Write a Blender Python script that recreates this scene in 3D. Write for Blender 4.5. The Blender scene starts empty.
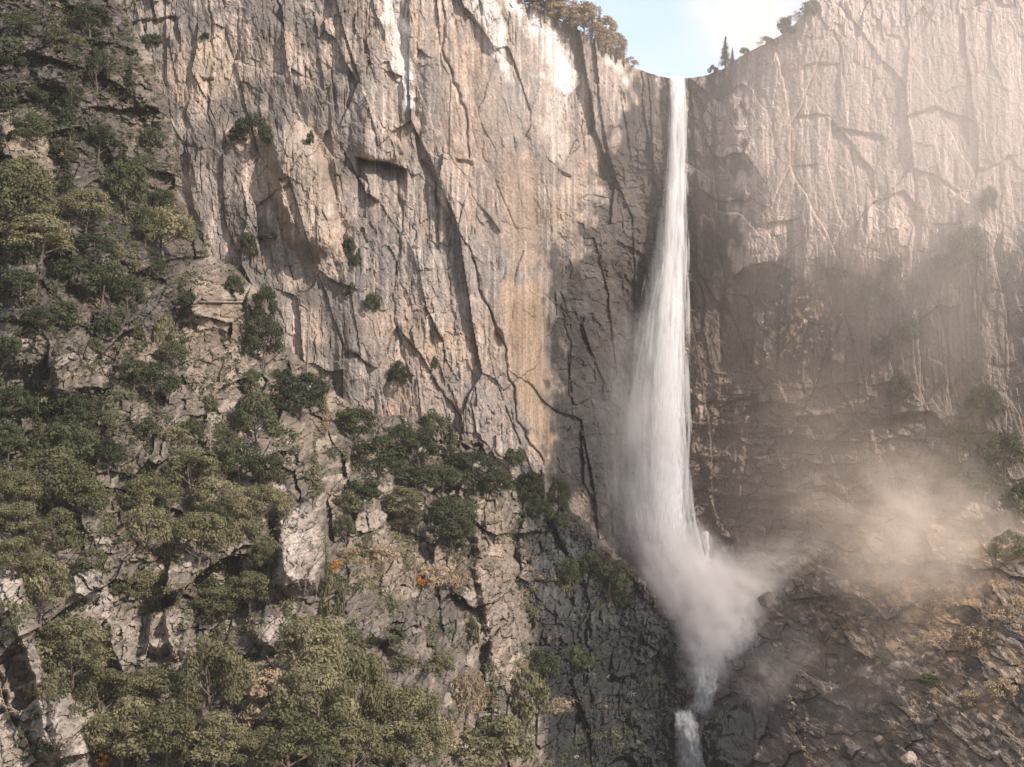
import bpy, math, random
import numpy as np
from mathutils import Vector, Matrix
R = math.radians
scene = bpy.context.scene
COL = scene.collection
random.seed(7); rng = np.random.default_rng(7)

# ------------------------------------------------------------------ camera, sky, sun, exposure
F = 2053.0; ZC = 130.0                       # focal length in pixels, camera height (hovering over the valley)
cam_d = bpy.data.cameras.new('camera'); cam = bpy.data.objects.new('camera', cam_d); COL.objects.link(cam)
cam.location = (0, 0, ZC); cam.rotation_euler = (R(90), 0, 0)
cam_d.sensor_fit = 'HORIZONTAL'; cam_d.sensor_width = 36; cam_d.lens = F / 1024 * 36
cam_d.clip_start = 1; cam_d.clip_end = 20000
scene.camera = cam
SUN = Vector((0.68, -0.56, 0.63)).normalized()
world = bpy.data.worlds.new('World'); scene.world = world; world.use_nodes = True
wn = world.node_tree.nodes; wl = world.node_tree.links; wn.clear()
sky = wn.new('ShaderNodeTexSky'); sky.sky_type = 'NISHITA'; sky.sun_disc = False
sky.sun_elevation = math.asin(SUN.z); sky.sun_rotation = math.atan2(SUN.x, SUN.y)
sky.altitude = 1200; sky.air_density = 1.0; sky.dust_density = 1.5; sky.ozone_density = 1.0
bg = wn.new('ShaderNodeBackground'); bg.inputs[1].default_value = 0.135
wo = wn.new('ShaderNodeOutputWorld')
tc = wn.new('ShaderNodeTexCoord'); mp = wn.new('ShaderNodeMapping'); mp.inputs['Scale'].default_value = (1, 1, 2.2)
mp.inputs['Location'].default_value = (0.36, 0.1, 0.03)
cn = wn.new('ShaderNodeTexNoise'); cn.inputs['Scale'].default_value = 5.5; cn.inputs['Detail'].default_value = 7; cn.inputs['Roughness'].default_value = 0.55
cr = wn.new('ShaderNodeMapRange'); cr.inputs[1].default_value = 0.42; cr.inputs[2].default_value = 0.60; cr.inputs[3].default_value = 0.25; cr.inputs[4].default_value = 0.7
cm = wn.new('ShaderNodeMix'); cm.data_type = 'RGBA'; cm.inputs[7].default_value = (4.7, 4.5, 4.4, 1)
wl.new(tc.outputs['Generated'], mp.inputs[0]); wl.new(mp.outputs[0], cn.inputs[0]); wl.new(cn.outputs[0], cr.inputs[0])
vd = wn.new('ShaderNodeVectorMath'); vd.operation = 'DISTANCE'; vd.inputs[1].default_value = Vector(((748-512)/F, 1, (383.5-8)/F)).normalized()
cb = wn.new('ShaderNodeMapRange'); cb.interpolation_type = 'SMOOTHSTEP'; cb.inputs[1].default_value = 0.042; cb.inputs[2].default_value = 0.006; wl.new(tc.outputs['Generated'], vd.inputs[0]); wl.new(vd.outputs['Value'], cb.inputs[0])
n2 = wn.new('ShaderNodeTexNoise'); n2.inputs['Scale'].default_value = 60; n2.inputs['Detail'].default_value = 5; wl.new(tc.outputs['Generated'], n2.inputs[0])
ma = wn.new('ShaderNodeMath'); ma.operation = 'MULTIPLY_ADD'; ma.inputs[1].default_value = 1.5; ma.use_clamp = True
mb = wn.new('ShaderNodeMath'); mb.operation = 'MULTIPLY'; wl.new(cb.outputs[0], mb.inputs[0]); wl.new(n2.outputs[0], mb.inputs[1])
wl.new(mb.outputs[0], ma.inputs[0]); wl.new(cr.outputs[0], ma.inputs[2])
wl.new(ma.outputs[0], cm.inputs[0]); wl.new(sky.outputs[0], cm.inputs[6]); wl.new(cm.outputs[2], bg.inputs[0]); wl.new(bg.outputs[0], wo.inputs[0])
sd = bpy.data.lights.new('sun', 'SUN'); sd.energy = 3.7; sd.angle = R(0.5); sd.color = (1.0, 0.875, 0.765)
so = bpy.data.objects.new('sun', sd); COL.objects.link(so); so.rotation_euler = SUN.to_track_quat('Z', 'Y').to_euler()
so.location = SUN * 900
vs = scene.view_settings
scene.display_settings.display_device = 'sRGB'; vs.view_transform = 'Standard'; vs.look = 'None'; vs.exposure = 0.78; vs.gamma = 1
cy = scene.cycles
cy.use_denoising = True; cy.max_bounces = 8; cy.diffuse_bounces = 3; cy.volume_bounces = 7; cy.transparent_max_bounces = 24
cy.volume_max_steps = 128

# ------------------------------------------------------------------ numpy noise
def _h(ix, iy, s):
    h = (ix.astype(np.int64) * 374761393 + iy.astype(np.int64) * 668265263 + s * 974634777) & 0xFFFFFFFF
    h = ((h ^ (h >> 13)) * 1274126177) & 0xFFFFFFFF
    h = ((h ^ (h >> 16)) * 2246822519) & 0xFFFFFFFF
    return ((h ^ (h >> 15)) & 0xFFFFFF).astype(np.float32) / 16777216.0
def vnoise(x, y, s):                          # gradient noise, about -1..1
    xi = np.floor(x); yi = np.floor(y); fx = (x - xi).astype(np.float32); fy = (y - yi).astype(np.float32)
    ux = fx*fx*fx*(fx*(fx*6-15)+10); uy = fy*fy*fy*(fy*(fy*6-15)+10)
    def g(a, b):
        t = _h(xi + a, yi + b, s) * 6.2831853
        return np.cos(t) * (fx - a) + np.sin(t) * (fy - b)
    n0 = g(0,0)*(1-ux) + g(1,0)*ux; n1 = g(0,1)*(1-ux) + g(1,1)*ux
    return (n0*(1-uy) + n1*uy) * 1.5
def fbm(x, y, s, o=4, r=0.5):
    t = 0; a = 1.0; n = 0
    for i in range(o):
        t = t + a * vnoise(x * 2**i, y * 2**i, s + i*17); n += a; a *= r
    return t / n * 1.4
def cells(x, y, s):
    xi = np.floor(x); yi = np.floor(y)
    b1 = np.full(x.shape, 9., np.float32); b2 = b1.copy(); cx = xi.copy(); cy_ = yi.copy(); bx = b1*0; by = b1*0
    for a in (-1, 0, 1):
        for b in (-1, 0, 1):
            dx = (x - (xi + a + 0.1 + 0.8*_h(xi+a, yi+b, s))).astype(np.float32)
            dy = (y - (yi + b + 0.1 + 0.8*_h(xi+a, yi+b, s+5))).astype(np.float32)
            d = dx*dx + dy*dy
            m = d < b1
            b2 = np.where(m, b1, np.minimum(b2, d)); b1 = np.where(m, d, b1)
            cx = np.where(m, xi+a, cx); cy_ = np.where(m, yi+b, cy_); bx = np.where(m, dx, bx); by = np.where(m, dy, by)
    return np.sqrt(b1), np.sqrt(b2), cx, cy_, bx, by
def facets(x, z, sx, sz, s, tx=0.5, tz=0.3, warp=0.35):
    """rock slabs: every cell a tilted plane; returns height (unit amplitude), crack (0 at joint), cell tint"""
    wx = fbm(x/sx*0.9, z/sz*0.9, s+91, 3) * warp; wz = fbm(x/sx*0.9, z/sz*0.9, s+77, 3) * warp
    f1, f2, cx, cz, dx, dz = cells(x/sx + wx, z/sz + wz, s)
    r1 = _h(cx, cz, s+1); r2 = _h(cx, cz, s+2); r3 = _h(cx, cz, s+3); r4 = _h(cx, cz, s+4)
    h = (r1*2-1) + tx*2*(r2*2-1)*dx + tz*2*(r3*2-1)*dz
    return h, f2 - f1, r4
def sstep(a, b, x):
    t = np.clip((x-a)/(b-a), 0, 1); return t*t*(3-2*t)
def seg_dist(px, py, pts):
    best = np.full(px.shape, 1e9, np.float32); side = np.zeros(px.shape, np.float32)
    for (x0, y0), (x1, y1) in zip(pts[:-1], pts[1:]):
        dx, dy = x1-x0, y1-y0; L = dx*dx + dy*dy
        t = np.clip(((px-x0)*dx + (py-y0)*dy)/L, 0, 1)
        ex = px - x0 - t*dx; ey = py - y0 - t*dy
        d = ex*ex + ey*ey; m = d < best
        best = np.where(m, d, best); side = np.where(m, np.sign(dx*ey - dy*ex), side)
    return np.sqrt(best), -side                # side +1: to the right of a polyline drawn downwards
def poly_sd(px, py, pts):                      # signed distance, negative inside
    best, _ = seg_dist(px, py, list(pts) + [pts[0]])
    ins = np.zeros(px.shape, bool); n = len(pts)
    for i in range(n):
        x0, y0 = pts[i]; x1, y1 = pts[(i+1) % n]
        if y0 == y1: continue
        c = ((y0 > py) != (y1 > py)) & (px < (x1-x0)*(py-y0)/(y1-y0) + x0)
        ins ^= c
    return np.where(ins, -best, best)
def rbf(pts, gx, gy):
    P = np.array(pts, float); X = P[:, :2]/100; n = len(P)
    k = lambda r: r                            # biharmonic-like linear kernel keeps creases soft and bounded
    A = np.zeros((n+3, n+3)); D = np.linalg.norm(X[:, None]-X[None], axis=2); A[:n, :n] = k(D)
    A[:n, n] = 1; A[:n, n+1:] = X; A[n, :n] = 1; A[n+1:, :n] = X.T
    w = np.linalg.solve(A, np.concatenate([P[:, 2], np.zeros(3)]))
    cx = np.arange(gx.min()-8, gx.max()+17, 8.); cy2 = np.arange(gy.min()-8, gy.max()+17, 8.)
    MX, MY = np.meshgrid(cx/100, cy2/100)
    out = w[n] + w[n+1]*MX + w[n+2]*MY
    for i in range(n): out += w[i]*k(np.hypot(MX-X[i,0], MY-X[i,1]))
    u = (gx-cx[0])/8; v = (gy-cy2[0])/8; iu = u.astype(int); iv = v.astype(int); fu = u-iu; fv = v-iv
    return (out[iv,iu]*(1-fu)+out[iv,iu+1]*fu)*(1-fv) + (out[iv+1,iu]*(1-fu)+out[iv+1,iu+1]*fu)*fv

def P3(px, py, D): return Vector(((px-512)/F*D, D, ZC + (383.5-py)/F*D))

def grid_mesh(name, X, Y, Z, keep, col, wet, mat, smooth=True):
    h, w = X.shape
    idx = np.arange(h*w).reshape(h, w)
    q = np.stack([idx[:-1,:-1], idx[1:,:-1], idx[1:,1:], idx[:-1,1:]], -1)[keep]
    used = np.unique(q); remap = np.full(h*w, -1, np.int64); remap[used] = np.arange(len(used)); q = remap[q]
    co = np.stack([X, Y, Z], -1).reshape(-1, 3)[used].astype(np.float32)
    return raw_mesh(name, co, q, mat, col.reshape(-1, 3)[used], wet.reshape(-1)[used], smooth)
def raw_mesh(name, co, q, mat, col=None, wet=None, smooth=False):
    me = bpy.data.meshes.new(name); k = q.shape[1]; n = len(q)
    me.vertices.add(len(co)); me.vertices.foreach_set('co', np.ascontiguousarray(co, np.float32).ravel())
    me.loops.add(n*k); me.loops.foreach_set('vertex_index', q.astype(np.int32).ravel())
    me.polygons.add(n); me.polygons.foreach_set('loop_start', np.arange(0, n*k, k, dtype=np.int32))
    me.update(calc_edges=True)
    me.polygons.foreach_set('use_smooth', np.full(n, smooth))
    if col is not None:
        a = me.attributes.new('tint', 'FLOAT_COLOR', 'POINT')
        a.data.foreach_set('color', np.concatenate([col, np.ones((len(col), 1))], 1).astype(np.float32).ravel())
    if wet is not None:
        a = me.attributes.new('wet', 'FLOAT', 'POINT'); a.data.foreach_set('value', wet.astype(np.float32))
    me.materials.append(mat); me.validate()
    return me
def link(name, me, parent=None):
    o = bpy.data.objects.new(name, me); COL.objects.link(o)
    if parent: o.parent = parent
    return o
def tag(o, label, cat, group=None, kind=None):
    o['label'] = label; o['category'] = cat
    if group: o['group'] = group
    if kind: o['kind'] = kind
    return o

# ------------------------------------------------------------------ materials
def new_mat(name):
    m = bpy.data.materials.new(name); m.use_nodes = True; nt = m.node_tree; nt.nodes.clear()
    return m, nt, nt.nodes.new('ShaderNodeOutputMaterial')
def rock_mat(name, nscale=1.6, bump=0.35):
    m, nt, out = new_mat(name); N = nt.nodes; L = nt.links
    b = N.new('ShaderNodeBsdfPrincipled'); L.new(b.outputs[0], out.inputs[0])
    at = N.new('ShaderNodeAttribute'); at.attribute_name = 'tint'
    wt = N.new('ShaderNodeAttribute'); wt.attribute_name = 'wet'
    g = N.new('ShaderNodeNewGeometry')
    n1 = N.new('ShaderNodeTexNoise'); n1.inputs['Scale'].default_value = nscale; n1.inputs['Detail'].default_value = 8; n1.inputs['Roughness'].default_value = 0.65
    L.new(g.outputs['Position'], n1.inputs['Vector'])
    mr = N.new('ShaderNodeMapRange'); mr.inputs[1].default_value = 0.3; mr.inputs[2].default_value = 0.7; mr.inputs[3].default_value = 0.6; mr.inputs[4].default_value = 1.4
    L.new(n1.outputs[0], mr.inputs[0])
    mx = N.new('ShaderNodeMix'); mx.data_type = 'RGBA'; mx.blend_type = 'MULTIPLY'; mx.inputs[0].default_value = 1
    L.new(at.outputs['Color'], mx.inputs[6]); L.new(mr.outputs[0], mx.inputs[7]); L.new(mx.outputs[2], b.inputs['Base Color'])
    rr = N.new('ShaderNodeMapRange'); rr.inputs[3].default_value = 0.92; rr.inputs[4].default_value = 0.42
    L.new(wt.outputs['Fac'], rr.inputs[0]); L.new(rr.outputs[0], b.inputs['Roughness'])
    bp = N.new('ShaderNodeBump'); bp.inputs['Strength'].default_value = bump; bp.inputs['Distance'].default_value = 0.5
    L.new(n1.outputs[0], bp.inputs['Height']); L.new(bp.outputs[0], b.inputs['Normal'])
    b.inputs['Specular IOR Level'].default_value = 0.3
    return m
ROCK = rock_mat('granite')
def leaf_mat(name, dark, mid, light):
    m, nt, out = new_mat(name); N = nt.nodes; L = nt.links
    at = N.new('ShaderNodeAttribute'); at.attribute_name = 'tint'
    oi = N.new('ShaderNodeObjectInfo')
    rp = N.new('ShaderNodeValToRGB'); e = rp.color_ramp.elements
    e[0].position = 0.0; e[0].color = (*dark, 1); e[1].position = 1.0; e[1].color = (*light, 1); k = e.new(0.5); k.color = (*mid, 1)
    ad = N.new('ShaderNodeMath'); ad.operation = 'MULTIPLY_ADD'; ad.inputs[1].default_value = 0.5; 
    sp = N.new('ShaderNodeSeparateColor'); L.new(at.outputs['Color'], sp.inputs[0])
    hm = N.new('ShaderNodeMath'); hm.operation = 'MULTIPLY'; hm.inputs[1].default_value = 0.5; L.new(oi.outputs['Random'], hm.inputs[0])
    L.new(sp.outputs[0], ad.inputs[0]); L.new(hm.outputs[0], ad.inputs[2]); L.new(ad.outputs[0], rp.inputs[0])
    d = N.new('ShaderNodeBsdfDiffuse'); t = N.new('ShaderNodeBsdfTranslucent'); mx = N.new('ShaderNodeMixShader'); mx.inputs[0].default_value = 0.25
    L.new(rp.outputs[0], d.inputs[0]); L.new(rp.outputs[0], t.inputs[0]); L.new(d.outputs[0], mx.inputs[1]); L.new(t.outputs[0], mx.inputs[2])
    L.new(mx.outputs[0], out.inputs[0])
    return m
OAK = leaf_mat('oak_leaves', (0.066, 0.07, 0.038), (0.15, 0.144, 0.08), (0.30, 0.262, 0.16))
DARK = leaf_mat('dark_leaves', (0.036, 0.045, 0.027), (0.07, 0.08, 0.045), (0.14, 0.138, 0.075))
TAN = leaf_mat('dry_leaves', (0.2, 0.15, 0.095), (0.32, 0.245, 0.165), (0.44, 0.345, 0.24))  # dry tan, paled further to imitate bright haze on the rim trees
ORNG = leaf_mat('autumn_leaves', (0.3, 0.12, 0.03), (0.42, 0.18, 0.04), (0.5, 0.26, 0.07))
def plain(name, c, rough=0.9):
    m, nt, out = new_mat(name); N = nt.nodes; L = nt.links
    b = N.new('ShaderNodeBsdfPrincipled'); n = N.new('ShaderNodeTexNoise'); n.inputs['Scale'].default_value = 4
    r = N.new('ShaderNodeMix'); r.data_type = 'RGBA'; r.inputs[6].default_value = (*[v*0.65 for v in c], 1); r.inputs[7].default_value = (*[v*1.3 for v in c], 1)
    g = N.new('ShaderNodeNewGeometry'); L.new(g.outputs['Position'], n.inputs['Vector'])
    L.new(n.outputs[0], r.inputs[0]); L.new(r.outputs[2], b.inputs['Base Color']); b.inputs['Roughness'].default_value = rough
    L.new(b.outputs[0], out.inputs[0]); return m
BARK = plain('bark', (0.11, 0.085, 0.065)); SNAG = plain('dead_wood', (0.2, 0.16, 0.13))
GROUND = plain('valley_soil', (0.13, 0.11, 0.07))

# ------------------------------------------------------------------ terrain: painting helpers
def paint(col, px, py, pts, c, amt, soft, seed, rag=14., freq=0.03):
    sd_ = poly_sd(px, py, pts) + rag*fbm(px*freq, py*freq*0.6, seed, 4)
    m = (1-sstep(-soft, soft, sd_))*amt
    return col*(1-m[..., None]) + np.array(c, np.float32)*m[..., None], m
def bump(px, py, cx, cy_, rx, ry, rot, amp, pw=4.):
    a = R(rot); dx = px-cx; dy = py-cy_
    u = (dx*math.cos(a)+dy*math.sin(a))/rx; v = (-dx*math.sin(a)+dy*math.cos(a))/ry
    r = (np.abs(u)**pw + np.abs(v)**pw)**(1/pw)
    return amp*(1-sstep(0.7, 1.25, r))
def step(px, py, pts, d, fall, w=3.):
    """depth step along a line: to its right the rock lies d metres deeper at once and comes back over fall pixels"""
    dist, s = seg_dist(px, py, pts)
    dist = dist*s
    return d*sstep(-w, w, dist)*np.exp(-np.maximum(dist, 0)/fall)
def groove(px, py, pts, d, w):
    dist, _ = seg_dist(px, py, pts)
    return d*np.exp(-(dist/w)**2)

# ------------------------------------------------------------------ the great cliff, the recess of the fall and the talus below it
RIM = np.array([(-130,-95),(300,-85),(430,-52),(490,-18),(520,0),(545,12),(565,22),(600,42),(622,58),(632,66),(642,71),(656,75),(668,78),(688,78),(700,77),(712,73),(722,69),(735,60),(748,52),(765,44),(782,34),(795,24),(806,10),(815,0),(850,-25),(950,-60),(1160,-85)], float)
def build_cliff():
    NX, NY = 1270, 900
    pxs = np.linspace(-120, 1150, NX)
    rim = np.interp(pxs, RIM[:,0], RIM[:,1]); rim = rim + 1.2*fbm(pxs/9., pxs*0, 3, 3)*np.where(np.abs(pxs-677) < 14, 0, 1)
    t = np.linspace(0, 1, NY)[:, None]
    px = np.broadcast_to(pxs, (NY, NX)).astype(np.float32); py = (rim[None]*(1-t) + 905*t).astype(np.float32)
    pts = [(-120,-100,590),(-120,300,565),(-120,900,545),(100,-100,594),(100,0,585),(100,300,572),(100,900,550),(250,-100,592),(250,100,580),(250,300,570),(250,900,550),
      (400,-80,592),(400,0,583),(400,200,577),(400,400,570),(400,900,560),(500,0,592),(540,20,598),(540,150,590),(540,300,588),(540,470,583),(540,900,575),(590,30,610),(620,85,622),(560,200,598),(562,400,598),(575,300,610),(600,180,626),(600,400,629),(605,540,622),(600,900,602),
      (640,70,638),(640,300,642),(640,500,638),(640,900,602),(677,77,646),(677,300,646),(677,500,642),(677,590,630),(677,700,600),(677,900,560),(715,72,646),(715,250,645),(715,400,643),(715,540,636),
      (742,56,637),(745,150,634),(745,250,633),(745,330,636),(745,450,636),(745,530,630),(745,620,602),(745,760,555),(745,900,520),(800,15,625),
      (850,-60,632),(850,0,626),(850,150,620),(850,250,616),(850,300,622),(850,420,614),(850,520,595),(850,600,570),(850,700,530),(850,900,460),
      (950,-60,622),(950,100,610),(950,250,603),(950,400,596),(950,490,576),(950,600,538),(950,700,500),(950,900,425),
      (1030,-80,612),(1030,100,598),(1030,300,588),(1030,500,556),(1030,600,515),(1030,900,400),(1150,-80,598),(1150,300,568),(1150,500,535),(1150,900,370)]
    D = rbf(pts, px, py).astype(np.float32)
    x = (px-512)/F*D; z = (383.5-py)/F*D
    wob = fbm(px/60, py/60, 401, 3)*10; pxw = px + fbm(px/22, py/30, 411, 4)*5; pyw = py + fbm(px/25, py/22, 421, 4)*5
    # ground slope mask: talus at lower right
    bl = np.interp(px, [-120,560,690,740,800,850,900,960,1030,1150], [990,900,575,548,548,530,508,500,528,560]) + wob
    tal = sstep(-14, 26, py - bl)
    right = sstep(715, 745, px)
    # --- slabs (those of the left wall lean down to the right)
    xs = x + 0.17*(z-20)*(1-right)
    h1, c1, t1 = facets(xs, z, 17, 58, 11, .8, .3, .10)
    h2, c2, t2 = facets(xs, z, 7.5, 22, 21, .9, .4, .10)
    h3, c3, t3 = facets(xs, z, 2.8, 6.5, 31, .9, .6, .14)
    h4, c4, t4 = facets(xs, z, 1.15, 2.0, 41, .9, .7, .2)
    rough = np.clip(0.75 + 0.7*fbm(px/90, py/140, 51, 3), 0.25, 1.4)
    smooth = np.zeros_like(px)
    for pl in ([(505,150),(542,150),(548,250),(556,470),(528,440),(512,370),(495,300)], [(430,20),(500,70),(515,160),(470,230),(430,110)], [(520,20),(560,60),(545,160),(515,110)],
               [(750,60),(1024,0),(1024,240),(880,200),(760,240)]):
        smooth = np.maximum(smooth, 1-sstep(-8, 10, poly_sd(pxw, pyw, pl)))
    k = 1-0.65*smooth
    flm = (0.25 + sstep(-.1, .5, fbm(px/70, py/120, 56, 3)))*(1-.8*right)
    d = h1*1.9*(1-0.6*right) + h2*1.3*k*(1-.35*right) + (h3*0.55 + h4*0.2)*rough*k
    flu = fbm(x/2.4 + 0.25*fbm(x/9, z/14, 6), z/48, 62, 4); flu2 = fbm(x/7 + 0.2*fbm(x/20, z/30, 7), z/110, 63, 3)
    d += np.abs(flu)*.45*flm*(1-.4*smooth) + flu2*.9*(1-.5*right) + fbm(x/0.7, z/0.9, 73, 3)*.08
    brk = sstep(-.15, .45, fbm(px/26, py/40, 55, 3))
    crk = (np.exp(-(c1/0.022)**2)*1.1 + np.exp(-(c2/0.03)**2)*0.7*k)*brk*.6 + np.exp(-(c3/0.05)**2)*0.22*rough*k*brk
    fl = np.abs(fbm(x/3.4 + 0.3*fbm(x/12, z/30, 5), z/95, 61, 3)); crk += 0.7*np.exp(-(fl/0.03)**2)*k*brk
    d += crk*(1-tal)
    d += fbm(x/1.3, z/3.2, 71, 4)*0.2*rough
    d *= (1-tal)
    # --- drawn features of the walls
    e = np.zeros_like(px)
    ridges = [([(372,-40),(392,20),(405,67),(415,103),(420,160),(424,235)], 6, 55, 6), ([(478,-30),(502,27),(505,63),(515,97),(524,127),(525,173),(532,213),(540,260),(543,330),(549,406),(554,472)], 6, 42, 4),
       ([(500,-8),(535,35),(571,78),(563,103),(566,165),(580,260)], 5.5, 38, 7), ([(620,55),(622,82),(620,115),(626,150),(630,200)], 4, 60, 3), ([(590,130),(592,200),(585,260),(566,300)], 4, 45, 3),
       ([(300,125),(318,150),(335,200),(345,250)], 7, 30, 3), ([(348,0),(350,90),(345,150)], 3, 40, 2), ([(270,-20),(276,60),(262,120)], 2.5, 40, 2)]
    for pl, dd, fa, w in ridges: e += step(pxw, pyw, pl, dd*.5, fa, w)
    for pl, dd, w in [([(442,-10),(445,57),(465,110),(470,160)], 2.5, 1.4), ([(475,256),(482,296),(499,333),(509,373),(515,413),(542,463)], 3.4, 1.6), ([(417,100),(419,157),(440,185),(441,205)], 4, 4),
       ([(398,170),(402,230),(392,300),(408,380)], 2, 1.5), ([(562,290),(570,380),(575,450)], 2.2, 2.), ([(330,40),(335,110)], 1.5, 1.5), ([(452,175),(449,260),(455,330)], 1.5, 1.4),
       ([(210,0),(214,60),(205,110)],1.5,1.5),([(240,10),(236,70)],1.5,1.4),([(585,380),(600,440),(606,500)],2,2)]:
        e += groove(pxw, pyw, pl, dd*.55, w*.8)
    def roof(pl, dd, fall, w=1.6):             # rock hangs over along this line (drawn left to right); below it lies deeper
        dist, s = seg_dist(pxw*.35+px*.65, pyw*.6+py*.4, pl); dist = -dist*s
        a, b = pl[0][0], pl[-1][0]
        lim = sstep(a-1, a+4, px)*(1-sstep(b-4, b+1, px))
        return dd*sstep(-w, w, dist)*np.exp(-np.maximum(dist, 0)/fall)*lim
    e += roof([(356,157),(372,160),(407,168)], 11, 15, 1.0); e -= bump(px, py, 382, 148, 26, 14, 10, 2.0, 2)
    for pl, dd, fa in [([(719,318),(724,294),(735,276),(752,265),(772,263),(790,270)], 5, 26), ([(835,128),(858,131),(884,136)], 3, 10), ([(800,66),(840,62)], 2, 8), ([(885,34),(902,36)], 2, 5), ([(800,118),(830,115)], 2, 8),
       ([(830,118),(862,158),(874,172)], 3, 22), ([(905,115),(935,108),(975,122)], 3, 14), ([(765,224),(800,218)], 2.5, 8), ([(792,165),(818,164)], 2, 7), ([(560,172),(572,176)], 5, 8), ([(455,160),(475,164)], 2, 6), ([(870,205),(905,190),(920,212)], 3, 16),
       ([(130,22),(178,16)], 2.5, 6), ([(200,78),(216,78)], 2, 6), ([(700,405),(760,395)], 2.5, 12), ([(690,490),(760,500),(830,488)], 3, 14), ([(870,420),(930,410),(960,440)], 4, 25)]:
        e += roof(pl, dd*(.5 if pl[0][0] > 740 and pl[0][1] < 240 else 1), fa)
    e += bump(px, py, 498, 338, 5, 9, 0, 3, 2)
    e -= bump(pxw, pyw, 303, 195, 26, 62, -14, 9, 2.5)*(1-right)          # pointed tower against the wall
    D = D + d + e*(1-tal)
    # --- talus: rubble of blocks, with gullies
    g1, k1, q1 = facets(x, z, 13, 10, 111, .7, .7, .4); g2, k2, q2 = facets(x, z, 5, 4.2, 121, .8, .8, .3)
    g3, k3, q3 = facets(x, z, 2.1, 1.7, 131, .9, .9, .25); g4, k4, q4 = facets(x, z, 0.9, 0.75, 141, .9, .9, .2)
    rb = np.clip(0.55+0.9*fbm(px/50, py/50, 151, 3), 0.1, 1.3)
    td = g1*3.6 + g2*1.7 + (g3*1.0 + g4*0.45)*rb + fbm(x/9, z/9, 161, 4)*2.5 + 0.8*np.exp(-(k3/.1)**2)*rb
    td += groove(pxw, pyw, [(705,560),(712,640),(702,700),(690,780)], 4, 13) + groove(pxw, pyw, [(815,600),(822,650),(850,700),(880,760)], 4, 14)
    td -= bump(pxw, pyw, 845, 592, 14, 8, 25, 4, 3) + bump(pxw, pyw, 865, 680, 16, 8, 10, 4, 3) + bump(pxw, pyw, 826, 625, 11, 14, 0, 4, 3)
    D = D + td*tal*0.5
    # --- colour
    n = lambda v: np.array(v, np.float32)
    st = fbm(x/0.9, z/30, 201, 4); st2 = fbm(x/3.2, z/55, 211, 4); pat = fbm(px/55, py/75, 221, 4); pat2 = fbm(px/18, py/26, 231, 4)
    col = np.broadcast_to(n((0.30, 0.243, 0.207)), px.shape + (3,)).copy()
    def mixc(m, c):
        nonlocal col
        m = np.clip(m, 0, 1)[..., None]; col = col*(1-m) + n(c)*m
    fine = fbm(xs/1.3, z/3.2, 206, 5, .65); grain = fbm(x/0.55, z/0.8, 207, 3, .7)
    mixc(sstep(0.05, 0.5, pat)*0.5, (0.40, 0.285, 0.20))                  # warm iron stain
    mixc(sstep(0.0, 0.5, -pat)*0.6, (0.215, 0.20, 0.185))                 # grey lichen
    mixc(sstep(0.05, 0.4, fine)*0.6*(1-tal), (0.165, 0.16, 0.152))        # dark lichen specks
    mixc(sstep(0.1, 0.45, -fine)*0.5*(1-tal), (0.43, 0.35, 0.295))        # fresh pink rock
    sel = sstep(-.3, .2, fbm(px/60, py/60, 209, 3)); sel2 = 1-.6*sel
    mixc(sstep(0.10, 0.36, st)*0.6*(1-tal)*sel, (0.52, 0.44, 0.385))       # pale mineral runs
    mixc(sstep(0.06, 0.36, -st2)*0.6*(1-tal)*sel, (0.15, 0.14, 0.132))    # dark water runs
    mixc(sstep(0.14, 0.42, -st)*0.5*(1-tal)*(.35+.65*sel), (0.16, 0.145, 0.135))
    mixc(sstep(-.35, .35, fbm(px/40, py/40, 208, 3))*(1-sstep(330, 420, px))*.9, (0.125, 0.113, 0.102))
    col *= (1 + .22*grain)[..., None]
    col *= (0.80 + 0.26*t2 + 0.16*t3)[..., None]*(1+0.16*pat2[..., None])
    col *= (1-0.45*np.clip(crk/1.6, 0, 1)*(1-tal))[..., None]              # darker along the joints
    for pl, c, am in [([(375,-30),(395,-20),(412,70),(416,110),(404,110),(392,60)], (0.66,0.62,0.58), .8), ([(470,-10),(490,-5),(506,40),(508,75),(500,60)], (0.64,0.6,0.56), .8),  # whitish patches here and next line: sunlit glossy faces painted into the rock colour
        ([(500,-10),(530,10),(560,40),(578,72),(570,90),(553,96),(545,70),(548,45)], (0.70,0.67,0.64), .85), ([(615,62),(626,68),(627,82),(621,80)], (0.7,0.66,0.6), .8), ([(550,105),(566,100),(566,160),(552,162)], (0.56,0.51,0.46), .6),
        ([(500,285),(540,280),(548,400),(554,468),(535,450),(515,380)], (0.46,0.33,0.225), .7), ([(505,150),(535,150),(540,270),(505,270)], (0.43,0.32,0.24), .5), ([(430,240),(470,250),(470,330),(435,330)], (0.25,0.22,0.2), .4),
        ([(345,190),(375,190),(380,260),(350,260)], (0.2,0.18,0.17), .45), ([(250,120),(330,120),(345,250),(280,240)], (0.4,0.32,0.25), .45), ([(180,40),(250,30),(250,100),(190,100)], (0.42,0.34,0.26), .4),
        ([(745,40),(830,-20),(1150,-60),(1150,250),(960,232),(925,255),(895,240),(868,275),(832,252),(800,262),(775,257),(752,262),(737,272),(727,296),(720,302),(728,230),(745,150)], (0.47,0.385,0.335), .6)]:  # pinkish wall, its colour lightened to make up for its shading
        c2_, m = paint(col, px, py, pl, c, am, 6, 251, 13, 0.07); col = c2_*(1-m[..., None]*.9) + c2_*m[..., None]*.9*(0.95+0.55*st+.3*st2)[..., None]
    wet = np.zeros_like(px)
    hb, kb, qb = facets(x, z, 11, 5.5, 311, .7, .7, .35); hb2, kb2, qb2 = facets(x, z, 3.6, 1.9, 321, .8, .8, .3)
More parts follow.
